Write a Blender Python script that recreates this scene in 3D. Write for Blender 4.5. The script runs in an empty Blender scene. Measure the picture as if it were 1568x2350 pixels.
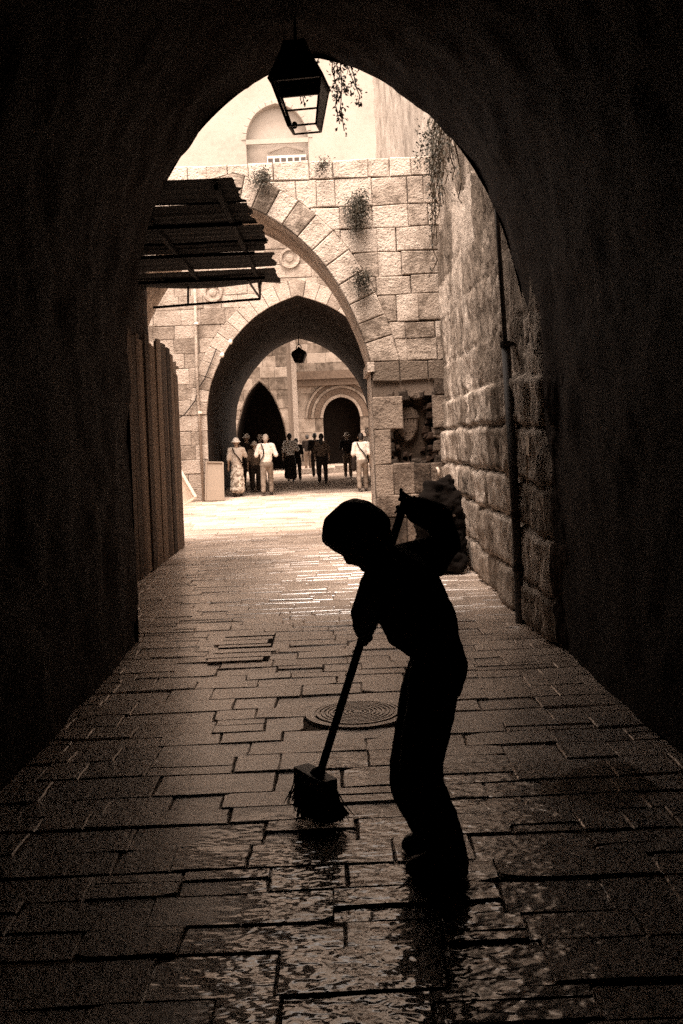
import bpy, bmesh, math, random
import numpy as np
from mathutils import Vector, Matrix

# ------------------------------------------------------------------ camera, world, sun, exposure
S = bpy.context.scene
F, HX, HY, CAMZ = 2285.0, 760.0, 1000.0, 1.6      # focal length and horizon point in the 1568 x 2350 layout grid
TH = math.radians(2.4); CT, ST = math.cos(TH), math.sin(TH)
cd = bpy.data.cameras.new('camera'); cam = bpy.data.objects.new('camera', cd)
S.collection.objects.link(cam); S.camera = cam
cd.sensor_fit = 'VERTICAL'; cd.sensor_height = 36.0; cd.sensor_width = 24.0
cd.lens = 36.0 * F / 2350.0
cd.shift_x = (784 - HX) / 2350.0; cd.shift_y = (HY - 1175) / 2350.0
cd.clip_start = 0.05; cd.clip_end = 500
cam.matrix_world = Matrix(((CT, ST, 0, 0), (0, 0, -1, 0), (-ST, CT, 0, CAMZ), (0, 0, 0, 1)))

W = bpy.data.worlds.new('World'); S.world = W; W.use_nodes = True
nt = W.node_tree; bg = nt.nodes['Background']
sky = nt.nodes.new('ShaderNodeTexSky'); sky.sky_type = 'NISHITA'; sky.sun_disc = False
sky.sun_elevation = math.radians(70); sky.sun_rotation = math.radians(192)
bw = nt.nodes.new('ShaderNodeRGBToBW'); nt.links.new(sky.outputs[0], bw.inputs[0])
mx = nt.nodes.new('ShaderNodeMix'); mx.data_type = 'RGBA'; mx.blend_type = 'MULTIPLY'; mx.inputs[0].default_value = 1
nt.links.new(bw.outputs[0], mx.inputs[6]); mx.inputs[7].default_value = (1.0, 0.845, 0.735, 1)
nt.links.new(mx.outputs[2], bg.inputs[0]); bg.inputs[1].default_value = 0.15

sl = bpy.data.lights.new('sun', 'SUN'); sl.energy = 1.2; sl.angle = math.radians(35); sl.color = (1.0, 0.845, 0.735)
sun = bpy.data.objects.new('sun', sl); S.collection.objects.link(sun)
_az, _el = math.radians(12), math.radians(70)
sun.rotation_euler = Vector((math.sin(_az) * math.cos(_el), math.cos(_az) * math.cos(_el), -math.sin(_el))).to_track_quat('-Z', 'Y').to_euler()
S.view_settings.view_transform = 'Standard'; S.view_settings.look = 'None'
S.view_settings.exposure = 3.0; S.view_settings.gamma = 1.0
S.render.engine = 'CYCLES'
S.cycles.use_denoising = False
S.cycles.max_bounces = 8; S.cycles.diffuse_bounces = 5; S.cycles.sample_clamp_indirect = 6.0

# ------------------------------------------------------------------ helpers
R = random.Random(7)
def P(px, py, d):
    u, v = px - HX, HY - py
    return Vector(((u * CT + v * ST) / F * d, d, CAMZ + (-u * ST + v * CT) / F * d))

_tab = np.random.RandomState(3).rand(512, 512)
def vnoise(x, y):
    x = np.asarray(x, float); y = np.asarray(y, float)
    xi = np.floor(x).astype(int); yi = np.floor(y).astype(int)
    fx = x - xi; fy = y - yi
    fx = fx * fx * (3 - 2 * fx); fy = fy * fy * (3 - 2 * fy)
    g = lambda a, b: _tab[a % 512, b % 512]
    return (g(xi, yi) * (1 - fx) + g(xi + 1, yi) * fx) * (1 - fy) + (g(xi, yi + 1) * (1 - fx) + g(xi + 1, yi + 1) * fx) * fy
def fbm(x, y, o=4):
    s = 0; a = .5
    for k in range(o):
        s = s + a * vnoise(x * 2 ** k + 17.3 * k, y * 2 ** k + 5.1 * k); a *= .5
    return s

class MB:
    def __init__(s): s.v = []; s.f = []; s.t = []
    def add(s, vs, fs, t=.5):
        b = len(s.v); s.v += [tuple(p) for p in vs]
        for f in fs: s.f.append([b + i for i in f]); s.t.append(t)
    def quad(s, a, b, c, d, t=.5): s.add([a, b, c, d], [(0, 1, 2, 3)], t)
    def box(s, x0, x1, y0, y1, z0, z1, t=.5):
        s.add([(x0,y0,z0),(x1,y0,z0),(x1,y1,z0),(x0,y1,z0),(x0,y0,z1),(x1,y0,z1),(x1,y1,z1),(x0,y1,z1)],
              [(0,3,2,1),(4,5,6,7),(0,1,5,4),(1,2,6,5),(2,3,7,6),(3,0,4,7)], t)
    def bar(s, a, b, w, h=None, t=.5, up=Vector((0, 0, 1))):
        a = Vector(a); b = Vector(b); h = h or w; d = (b - a).normalized()
        if abs(d.dot(up)) > .95: up = Vector((0, 1, 0))
        x = d.cross(up).normalized() * w / 2; y = x.cross(d).normalized() * h / 2
        vs = [p + i * x + j * y for p in (a, b) for i, j in ((-1,-1),(1,-1),(1,1),(-1,1))]
        s.add(vs, [(0,1,2,3),(7,6,5,4),(0,4,5,1),(1,5,6,2),(2,6,7,3),(3,7,4,0)], t)
    def tube(s, pts, r, n=8, t=.5, caps=True):
        pts = [Vector(p) for p in pts]; rs = r if isinstance(r, (list, tuple)) else [r] * len(pts)
        vs = []; prev = None
        for i, p in enumerate(pts):
            d = (pts[min(i + 1, len(pts) - 1)] - pts[max(i - 1, 0)]).normalized()
            if prev is None:
                up = Vector((0, 0, 1)) if abs(d.z) < .9 else Vector((1, 0, 0))
                x = d.cross(up).normalized()
            else: x = (prev - d * prev.dot(d)).normalized()
            prev = x; y = d.cross(x)
            vs += [p + (x * math.cos(2*math.pi*k/n) + y * math.sin(2*math.pi*k/n)) * rs[i] for k in range(n)]
        fs = [(i*n+k, i*n+(k+1)%n, (i+1)*n+(k+1)%n, (i+1)*n+k) for i in range(len(pts)-1) for k in range(n)]
        if caps: fs += [tuple(range(n))[::-1], tuple(range((len(pts)-1)*n, len(pts)*n))]
        s.add(vs, fs, t)
    def grid(s, V, flip=False, tones=None):
        n, m = len(V), len(V[0]); b = len(s.v)
        for row in V: s.v += [tuple(p) for p in row]
        for i in range(n - 1):
            for j in range(m - 1):
                q = [b+i*m+j, b+i*m+j+1, b+(i+1)*m+j+1, b+(i+1)*m+j]
                s.f.append(q[::-1] if flip else q); s.t.append(.5 if tones is None else tones[i][j])
    def mesh(s, name, smooth=False):
        me = bpy.data.meshes.new(name); me.from_pydata(s.v, [], s.f); me.update()
        a = me.attributes.new('tone', 'FLOAT', 'FACE'); a.data.foreach_set('value', np.array(s.t, dtype=np.float32))
        if smooth: me.polygons.foreach_set('use_smooth', [True] * len(me.polygons))
        return me
    def build(s, name, mat, parent=None, smooth=False):
        return link(bpy.data.objects.new(name, s.mesh(name, smooth)), mat, parent)

def link(o, mat, parent):
    if o.data.materials: o.data.materials[0] = mat
    else: o.data.materials.append(mat)
    S.collection.objects.link(o)
    if parent is not None:
        o.parent = parent; top = parent; off = Matrix.Identity(4)
        if parent.type == 'EMPTY': o.matrix_parent_inverse = Matrix.Translation(-parent.location)
    return o
def tag(o, label, cat, group=None):
    o['label'] = label; o['category'] = cat
    if group: o['group'] = group
    return o
def thing(name, label, cat, loc=(0, 0, 0), group=None):
    o = bpy.data.objects.new(name, None); S.collection.objects.link(o); o.location = loc; o.empty_display_size = .1
    return tag(o, label, cat, group)
def struct(o, kind='structure'): o['kind'] = kind; return o

# ------------------------------------------------------------------ materials
def nodes(name):
    m = bpy.data.materials.new(name); m.use_nodes = True
    return m, m.node_tree, m.node_tree.nodes['Principled BSDF']
def N(t, k, **kw):
    n = t.nodes.new(k)
    for a, b in kw.items():
        if a in n.inputs: n.inputs[a].default_value = b
        else: setattr(n, a, b)
    return n
def ramp(t, fac, stops):
    r = t.nodes.new('ShaderNodeValToRGB'); e = r.color_ramp.elements
    while len(e) > 1: e.remove(e[-1])
    for i, (p, c) in enumerate(stops):
        q = e[0] if i == 0 else e.new(p)
        q.position = p; q.color = (*c, 1) if len(c) == 3 else c
    t.links.new(fac, r.inputs[0]); return r
def maths(t, op, a, b=None, c=None):
    n = t.nodes.new('ShaderNodeMath'); n.operation = op
    for i, x in enumerate((a, b, c)):
        if x is None: continue
        if isinstance(x, (int, float)): n.inputs[i].default_value = x
        else: t.links.new(x, n.inputs[i])
    return n.outputs[0]
def coords(t, scale=(1, 1, 1)):
    c = t.nodes.new('ShaderNodeTexCoord'); m = t.nodes.new('ShaderNodeMapping'); m.inputs['Scale'].default_value = scale
    t.links.new(c.outputs['Object'], m.inputs[0]); return m.outputs[0]
def noise(t, vec, sc, det=4, rough=.6):
    n = N(t, 'ShaderNodeTexNoise'); n.inputs['Scale'].default_value = sc; n.inputs['Detail'].default_value = det
    n.inputs['Roughness'].default_value = rough; t.links.new(vec, n.inputs['Vector']); return n.outputs[0]
def stone(name, dark, mid, light, tone=.5, s1=1.2, s2=14, bump=.5, dist=.02, rough=.9, stretch=(1, 1, 1), pits=True, con=1.0):
    m, t, p = nodes(name); v = coords(t, stretch)
    a = N(t, 'ShaderNodeAttribute', attribute_name='tone')
    big = noise(t, v, s1, 5, .65); sm = noise(t, v, s2, 5, .7)
    f = maths(t, 'ADD', maths(t, 'MULTIPLY', a.outputs['Fac'], tone), maths(t, 'MULTIPLY', big, .75))
    f = maths(t, 'ADD', f, maths(t, 'MULTIPLY', sm, .5))
    f = maths(t, 'SUBTRACT', f, .125 + tone / 2)
    r = ramp(t, f, [(.47 - .25 / con, dark), (.47, mid), (.47 + .28 / con, light)]); t.links.new(r.outputs[0], p.inputs['Base Color'])
    h = maths(t, 'ADD', maths(t, 'MULTIPLY', sm, .8), maths(t, 'MULTIPLY', noise(t, v, s2 * 4, 3, .6), .35))
    if pits:
        vo = N(t, 'ShaderNodeTexVoronoi'); vo.inputs['Scale'].default_value = s2 * 1.7; t.links.new(v, vo.inputs['Vector'])
        h = maths(t, 'ADD', h, maths(t, 'MULTIPLY', maths(t, 'MINIMUM', vo.outputs['Distance'], .35), .7))
    b = N(t, 'ShaderNodeBump', Strength=bump, Distance=dist); t.links.new(h, b.inputs['Height'])
    t.links.new(b.outputs[0], p.inputs['Normal']); p.inputs['Roughness'].default_value = rough
    p.inputs['Specular IOR Level'].default_value = .2
    return m
def plain(name, col, rough=.7, metal=0, var=.25, sc=9, bump=.15):
    m, t, p = nodes(name); v = coords(t)
    f = noise(t, v, sc, 4, .6)
    r = ramp(t, f, [(.3, tuple(c * (1 - var) for c in col)), (.7, tuple(min(1, c * (1 + var)) for c in col))])
    t.links.new(r.outputs[0], p.inputs['Base Color']); p.inputs['Roughness'].default_value = rough; p.inputs['Metallic'].default_value = metal
    if rough > .75: p.inputs['Specular IOR Level'].default_value = .12
    b = N(t, 'ShaderNodeBump', Strength=bump, Distance=.01); t.links.new(noise(t, v, sc * 3, 3), b.inputs['Height']); t.links.new(b.outputs[0], p.inputs['Normal'])
    return m
M = {}
M['lime'] = stone('limestone', (.15, .115, .088), (.40, .325, .265), (.60, .505, .425), tone=.3, s1=2.0, s2=10, bump=1.0, dist=.035, con=1.75)
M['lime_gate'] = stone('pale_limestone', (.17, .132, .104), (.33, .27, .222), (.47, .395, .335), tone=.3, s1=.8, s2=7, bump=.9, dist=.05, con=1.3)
M['plaster'] = stone('pale_facade_plaster', (.23, .195, .165), (.32, .275, .235), (.37, .322, .28), tone=.05, s1=.5, s2=6, bump=.25)
M['mortar'] = stone('joint_mortar', (.08, .058, .042), (.16, .122, .095), (.22, .175, .14), tone=0)
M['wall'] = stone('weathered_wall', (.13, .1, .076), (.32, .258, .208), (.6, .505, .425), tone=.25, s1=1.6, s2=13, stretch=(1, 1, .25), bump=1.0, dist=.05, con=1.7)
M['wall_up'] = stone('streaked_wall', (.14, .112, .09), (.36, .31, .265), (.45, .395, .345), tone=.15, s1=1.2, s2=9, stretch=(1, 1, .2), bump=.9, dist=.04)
M['soot'] = stone('sooty_vault', (.0055, .0023, .001), (.0115, .005, .0025), (.024, .012, .0065), tone=.2)  # one near-black brown for the vault, its outer shell and the shop walls
M['soot_wall'] = stone('sooty_wall', (.012, .006, .0032), (.03, .017, .0105), (.065, .04, .027), tone=.3, s1=1.3, s2=13, stretch=(1, 1, .4), bump=.8, dist=.03)  # near-black copy of the wall stone, passage shade put into its colour
M['soot_gate'] = stone('dark_gate_vault', (.005, .003, .002), (.013, .008, .0055), (.028, .019, .0135), tone=.2, s2=8)  # very dark brown for the vault of the gate
M['far'] = stone('rubble_wall', (.08, .06, .045), (.22, .174, .138), (.37, .305, .252), tone=.35, s1=1.6, s2=5, con=1.3)
M['portal_trim'] = stone('portal_trim', (.1, .076, .058), (.24, .19, .152), (.36, .295, .24), tone=.3, s2=6)
M['shell'] = stone('worn_carving', (.02, .014, .01), (.065, .045, .033), (.13, .095, .07), tone=.2, bump=1.0, con=1.4)
M['cornice'] = plain('dark_cornice_stone', (.12, .086, .064), .9)
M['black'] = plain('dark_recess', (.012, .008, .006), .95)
M['wood'] = stone('weathered_planks', (.03, .02, .014), (.085, .058, .042), (.17, .124, .093), tone=.6, s1=1.0, s2=14, stretch=(1.5, 1.5, .07), pits=False)
M['wood_pale'] = stone('pale_timber', (.16, .12, .09), (.32, .25, .2), (.45, .37, .3), tone=.4, s2=14, stretch=(1.5, 1.5, .07), pits=False)
M['tin'] = plain('rusted_sheet', (.004, .0022, .0013), .8, 0, .4)
M['iron'] = plain('black_iron', (.022, .015, .011), .55, .5)
M['pipe'] = plain('dark_pipe', (.03, .02, .014), .5)
M['white'] = plain('white_paint', (.75, .66, .57), .6, 0, .08)
M['panel'] = plain('grey_board', (.3, .24, .19), .8, 0, .06, 20)
M['paper'] = plain('paper', (.5, .41, .33), .9)
M['leaf'] = plain('foliage', (.05, .042, .027), .6, 0, .4)
M['stem'] = plain('stems', (.05, .035, .022), .8)
M['glass_dirty'] = plain('grimy_glass', (.05, .032, .023), .4, 0, .3)
M['skin'] = plain('skin', (.3, .2, .14), .6, 0, .1)
M['hair_dark'] = plain('dark_hair', (.015, .01, .007), .6)
M['hair_grey'] = plain('grey_hair', (.42, .35, .29), .7)
M['cloth_dark'] = plain('dark_cloth', (.02, .014, .011), .9)
M['cloth_mid'] = plain('brown_cloth', (.12, .085, .062), .9)
M['cloth_grey'] = plain('grey_trousers', (.24, .19, .15), .9)
M['cloth_white'] = plain('white_cloth', (.78, .7, .62), .9, 0, .06)
M['cloth_pale'] = plain('pale_cloth', (.5, .42, .35), .9, 0, .1)
M['shoe'] = plain('shoe_leather', (.02, .013, .01), .5)
M['bristle'] = plain('bristles', (.03, .02, .014), .8)
def printed():
    m, t, p = nodes('printed_cloth'); v = coords(t)
    r = ramp(t, noise(t, v, 16, 2, .5), [(.42, (.2, .15, .11)), (.54, (.62, .53, .44))]); t.links.new(r.outputs[0], p.inputs['Base Color'])
    p.inputs['Roughness'].default_value = .9; return m
M['print'] = printed()

def paving():
    m, t, p = nodes('wet_paving'); v = coords(t)
    a = N(t, 'ShaderNodeAttribute', attribute_name='tone')
    big = noise(t, v, .9, 4, .6); sm = noise(t, v, 22, 5, .7); md = noise(t, v, 7, 4, .6)
    sep = N(t, 'ShaderNodeSeparateXYZ'); t.links.new(v, sep.inputs[0])
    y = maths(t, 'ADD', sep.outputs[1], maths(t, 'MULTIPLY', maths(t, 'SUBTRACT', noise(t, v, .7, 3, .6), .5), 3.2))
    mr = N(t, 'ShaderNodeMapRange'); mr.inputs[1].default_value = 6.0; mr.inputs[2].default_value = 3.9
    t.links.new(y, mr.inputs[0]); wet = mr.outputs[0]                         # washed, wet part of the street
    f = maths(t, 'ADD', maths(t, 'MULTIPLY', a.outputs['Fac'], .32), maths(t, 'ADD', maths(t, 'MULTIPLY', big, .5), maths(t, 'MULTIPLY', sm, .55)))
    f = maths(t, 'SUBTRACT', f, .19)
    dry = ramp(t, f, [(.2, (.18, .13, .098)), (.5, (.44, .345, .278)), (.75, (.58, .475, .395))])
    wc = ramp(t, f, [(.22, (.05, .03, .019)), (.5, (.14, .092, .064)), (.75, (.24, .172, .127))])
    mix = N(t, 'ShaderNodeMix'); mix.data_type = 'RGBA'
    t.links.new(wet, mix.inputs[0]); t.links.new(dry.outputs[0], mix.inputs[6]); t.links.new(wc.outputs[0], mix.inputs[7])
    t.links.new(mix.outputs[2], p.inputs['Base Color'])
    rr = N(t, 'ShaderNodeMapRange'); rr.inputs[3].default_value = .3; rr.inputs[4].default_value = .17
    t.links.new(wet, rr.inputs[0]); far = N(t, 'ShaderNodeMapRange'); far.inputs[1].default_value = 10; far.inputs[2].default_value = 21; t.links.new(sep.outputs[1], far.inputs[0])   # dusty, unpolished stones under the gate
    t.links.new(maths(t, 'ADD', rr.outputs[0], maths(t, 'MULTIPLY', far.outputs[0], .6)), p.inputs['Roughness'])
    t.links.new(maths(t, 'SUBTRACT', .6, maths(t, 'MULTIPLY', far.outputs[0], .6)), p.inputs['Specular IOR Level'])
    p.inputs['Specular IOR Level'].default_value = .6
    h = maths(t, 'ADD', maths(t, 'MULTIPLY', md, .9), maths(t, 'MULTIPLY', sm, .75))
    h = maths(t, 'ADD', h, maths(t, 'MULTIPLY', noise(t, v, 60, 2, .5), .12))
    b = N(t, 'ShaderNodeBump', Strength=.9, Distance=.03); t.links.new(h, b.inputs['Height'])
    t.links.new(maths(t, 'ADD', .38, maths(t, 'MULTIPLY', wet, .5)), b.inputs['Strength']); t.links.new(b.outputs[0], p.inputs['Normal'])
    # film of washing water lying on the wet stones
    mp = t.nodes.new('ShaderNodeMapping'); mp.inputs['Scale'].default_value = (.75, 1.15, 1); t.links.new(v, mp.inputs[0])
    film = N(t, 'ShaderNodeMapRange'); film.inputs[1].default_value = .3; film.inputs[2].default_value = .52
    side = maths(t, 'MAXIMUM', maths(t, 'SUBTRACT', maths(t, 'ABSOLUTE', maths(t, 'SUBTRACT', sep.outputs[0], .38)), .42), 0)
    t.links.new(maths(t, 'SUBTRACT', maths(t, 'ADD', noise(t, v, 1.3, 3, .6), maths(t, 'MULTIPLY', maths(t, 'SUBTRACT', wet, .75), .55)), maths(t, 'MULTIPLY', side, .6)), film.inputs[0])
    t.links.new(maths(t, 'SUBTRACT', maths(t, 'MAXIMUM', film.outputs[0], .85), maths(t, 'MULTIPLY', far.outputs[0], .85)), p.inputs['Coat Weight']); cr = N(t, 'ShaderNodeMapRange'); cr.inputs[3].default_value = .27; cr.inputs[4].default_value = .07; t.links.new(film.outputs[0], cr.inputs[0]); t.links.new(cr.outputs[0], p.inputs['Coat Roughness']); p.inputs['Coat IOR'].default_value = 1.9
    rp = maths(t, 'ADD', maths(t, 'MULTIPLY', noise(t, mp.outputs[0], 8.5, 2, .5), .8), maths(t, 'MULTIPLY', noise(t, mp.outputs[0], 25, 1, .5), .3))
    cb_ = N(t, 'ShaderNodeBump', Strength=1.0, Distance=.021); t.links.new(rp, cb_.inputs['Height']); t.links.new(maths(t, 'ADD', .12, maths(t, 'MULTIPLY', film.outputs[0], .88)), cb_.inputs['Strength']); t.links.new(cb_.outputs[0], p.inputs['Coat Normal'])
    return m
M['paving'] = paving()
def water():
    m, t, p = nodes('rippled_water'); out = t.nodes['Material Output']; v = coords(t, (1, .55, 1))
    gl = N(t, 'ShaderNodeBsdfGlossy'); gl.inputs['Roughness'].default_value = .03; gl.inputs['Color'].default_value = (1, 1, 1, 1)
    tr = N(t, 'ShaderNodeBsdfTransparent'); tr.inputs[0].default_value = (.72, .68, .64, 1)
    fr = N(t, 'ShaderNodeFresnel'); fr.inputs[0].default_value = 1.6
    h = maths(t, 'ADD', noise(t, v, 6, 1, .5), maths(t, 'MULTIPLY', noise(t, v, 20, 1, .5), .16))
    b = N(t, 'ShaderNodeBump', Strength=1.0, Distance=.0075); t.links.new(h, b.inputs['Height'])
    t.links.new(b.outputs[0], gl.inputs['Normal']); t.links.new(b.outputs[0], fr.inputs['Normal'])
    mix = N(t, 'ShaderNodeMixShader'); geo = N(t, 'ShaderNodeNewGeometry'); t.links.new(maths(t, 'MULTIPLY', fr.outputs[0], maths(t, 'SUBTRACT', 1, geo.outputs['Backfacing'])), mix.inputs[0]); t.links.new(tr.outputs[0], mix.inputs[1]); t.links.new(gl.outputs[0], mix.inputs[2])
    t.links.new(mix.outputs[0], out.inputs[0]); return m
M['water'] = water()

# ------------------------------------------------------------------ masonry helpers
def inset(poly, d):
    n = len(poly); out = []
    for i in range(n):
        p0, p1, p2 = (np.array(poly[(i + k) % n]) for k in (-1, 0, 1))
        a = p1 - p0; b = p2 - p1
        na = np.array((-a[1], a[0])) / (np.hypot(*a) + 1e-9); nb = np.array((-b[1], b[0])) / (np.hypot(*b) + 1e-9)
        k = na + nb; k = k / max(.35, k.dot(k) / 2) ; out.append(tuple(p1 + k / 1.0 * d))
    return out
def block(mb, fr, poly, out=.02, gap=.006, bev=.012, back=-.04, tone=.5):
    """one squared stone: poly (counter-clockwise) in the (u, v) plane of frame fr = origin, U, V, N"""
    O, U, V, Nn = fr
    a = inset(poly, gap); b = inset(poly, gap + bev)
    to = lambda q, n: O + U * q[0] + V * q[1] + Nn * n
    n = len(poly)
    vs = [to(q, back) for q in a] + [to(q, out - bev) for q in a] + [to(q, out) for q in b]
    fs = [tuple(range(2*n, 3*n))] + [(r*n+i, r*n+(i+1)%n, (r+1)*n+(i+1)%n, (r+1)*n+i) for r in (0, 1) for i in range(n)]
    mb.add(vs, fs, tone)
class Arch:
    def __init__(s, cx, table, base=0.0):
        s.cx = cx; s.x = [a for a, _ in table]; s.z = [b for _, b in table]; s.hw = s.x[-1]; s.zs = s.z[-1]; s.base = base
    def top(s, x): return np.interp(np.abs(np.asarray(x) - s.cx), s.x, s.z)
    def line(s, n=20, jamb=8):
        """intrados from the right foot over the crown to the left foot"""
        xs = np.interp(np.linspace(0, 1, n), np.linspace(0, 1, len(s.x)), s.x)
        # smooth curve through the table
        t = np.linspace(0, len(s.x) - 1, n); zz = np.interp(t, range(len(s.x)), s.z)
        right = [(s.cx + a, b) for a, b in zip(xs, zz)][::-1]
        foot = [(s.cx + s.hw, s.base + (s.zs - s.base) * k / jamb) for k in range(jamb)]
        half = foot + right
        return half + [(2 * s.cx - a, b) for a, b in half[::-1]][1:]
    def ext(s, w):
        pts = s.line(16, 1)[1:-1]; c = [np.array(p) for p in pts]; o = []
        for i, p in enumerate(c):
            d = c[min(i + 1, len(c) - 1)] - c[max(i - 1, 0)]; nn = np.array((d[1], -d[0])) / np.hypot(*d); o.append(p + nn * w)
        o[0] = np.array((c[0][0] + w, s.zs)); o[-1] = np.array((c[-1][0] - w, s.zs))
        return pts, o
def refine(table, n=18):
    """monotone smooth resample of an arch half-profile"""
    x = [a for a, _ in table]; z = [b for _, b in table]
    t = np.linspace(0, len(x) - 1, n); xs = np.interp(t, range(len(x)), x); zs = np.interp(t, range(len(x)), z)
    for _ in range(3):
        xs[1:-1] = (xs[:-2] + 2 * xs[1:-1] + xs[2:]) / 4; zs[1:-1] = (zs[:-2] + 2 * zs[1:-1] + zs[2:]) / 4
    return list(zip(xs, zs))
def ashlar(mb, fr, u0, u1, rows, wr, arch=None, ringw=.4, rnd=R, out=(.005, .022), bev=.012, gap=.003, tone=None, skip=None):
    if arch is not None:
        _, e = arch.ext(ringw); e = sorted([tuple(p) for p in e]); ex = [p[0] for p in e]; ez = [p[1] for p in e]
        A = lambda u: np.where((u < ex[0]) | (u > ex[-1]), -9, np.interp(u, ex, ez))
    for za, zb in zip(rows[:-1], rows[1:]):
        u = u0; cuts = [u0]
        while u < u1 - 1e-6:
            u += rnd.uniform(*wr)
            if u > u1 - wr[0] * .6: u = u1
            cuts.append(u)
        for ua, ub in zip(cuts[:-1], cuts[1:]):
            polys = []
            j = lambda: rnd.uniform(-.013, .013)
            if arch is None: polys = [[(ua, za), (ub, za), (ub, zb), (ua, zb)]]
            elif zb <= arch.zs + 1e-4:
                l, r = arch.cx - arch.hw, arch.cx + arch.hw
                for a, b in ((ua, min(ub, l)), (max(ua, r), ub)):
                    if b - a > .04: polys.append([(a, za), (b, za), (b, zb), (a, zb)])
            else:
                us = np.linspace(ua, ub, 25); bo = np.maximum(za, A(us)); run = []
                for q, b in list(zip(us, bo)) + [(None, 99)]:
                    if b < zb - .03 and q is not None: run.append((q, b))
                    else:
                        if len(run) >= 2 and run[-1][0] - run[0][0] > .03:
                            pts = [run[0]] + [c for a, c, d in zip(run, run[1:], run[2:]) if abs((c[1]-a[1]) - (d[1]-c[1])) > 1e-4] + [run[-1]]
                            polys.append(pts + [(run[-1][0], zb), (run[0][0], zb)])
                        run = []
            for poly in polys:
                if skip and skip(sum(p[0] for p in poly) / len(poly), sum(p[1] for p in poly) / len(poly)): continue
                c = tone(poly) if tone else rnd.random()
                block(mb, fr, [(p[0] + j() * .5, p[1] + j()) for p in poly], rnd.uniform(*out), gap, bev, tone=c)
def ring(mb, fr, arch, w, n, rnd=R, out=.03, tone=None):
    i, e = arch.ext(w); i = [np.array(p) for p in i]
    L = len(i); T = np.linspace(0, L - 1, n + 1)
    for a, b in zip(T[:-1], T[1:]):
        g = lambda arr, t: arr[int(t)] * (1 - t % 1) + arr[min(int(t) + 1, L - 1)] * (t % 1)
        k = 1.0
        ts = np.linspace(a, b, 3)
        inn = [g(i, t) for t in ts]; ou = [g(i, t) + (g(e, t) - g(i, t)) * k for t in ts]
        poly = [tuple(p) for p in ou[::1]] ; poly = [tuple(p) for p in inn[::-1]] + poly
        ar = sum(p[0]*q[1]-q[0]*p[1] for p, q in zip(poly, poly[1:] + poly[:1]))
        if ar < 0: poly = poly[::-1]
        block(mb, fr, poly, out + rnd.uniform(-.008, .008), .005, .012, tone=rnd.random() if tone is None else tone)
def pierced(mb, fr, u0, u1, z0, z1, arch, n=-.03, N_=60):
    """backing sheet with the arch cut out"""
    O, U, V, Nn = fr; to = lambda a, b: O + U * a + V * b + Nn * n
    l, r = arch.cx - arch.hw, arch.cx + arch.hw
    for a, b in ((u0, l), (r, u1)):
        if b > a: mb.quad(to(a, z0), to(b, z0), to(b, z1), to(a, z1))
    us = np.linspace(l, r, N_)
    for a, b in zip(us[:-1], us[1:]):
        mb.quad(to(a, float(arch.top(a))), to(b, float(arch.top(b))), to(b, z1), to(a, z1))
def loft(mb, arch, ys, shift=lambda y: 0, amp=.02, sc=1.6, n=40, jamb=24, seed=0):
    ln = arch.line(n, jamb); ln = [np.array(p) for p in ln]
    s = np.concatenate([[0], np.cumsum([np.hypot(*(b - a)) for a, b in zip(ln[:-1], ln[1:])])])
    nr = []
    for i in range(len(ln)):
        d = ln[min(i+1, len(ln)-1)] - ln[max(i-1, 0)]; nr.append(np.array((d[1], -d[0])) / (np.hypot(*d) + 1e-9))
    V = []
    for y in ys:
        h = (fbm(s * sc + seed, np.full_like(s, y * sc), 5) - .48) * 2 * amp
        V.append([(p[0] + shift(y) + q[0] * k, y, p[1] + q[1] * k) for p, q, k in zip(ln, nr, h)])
    mb.grid(V)
def rows(z0, z1, a, b, rnd=R, force=()):
    out = [z0]; st = sorted([f for f in force if z0 < f < z1]) + [z1]
    for s in st:
        z = out[-1]; k = max(1, round((s - z) / ((a + b) / 2))); w = [rnd.uniform(a, b) for _ in range(k)]; q = (s - z) / sum(w)
        for x in w: z += x * q; out.append(z)
    return out
FRONT = lambda y: (Vector((0, y, 0)), Vector((1, 0, 0)), Vector((0, 0, 1)), Vector((0, -1, 0)))

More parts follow.
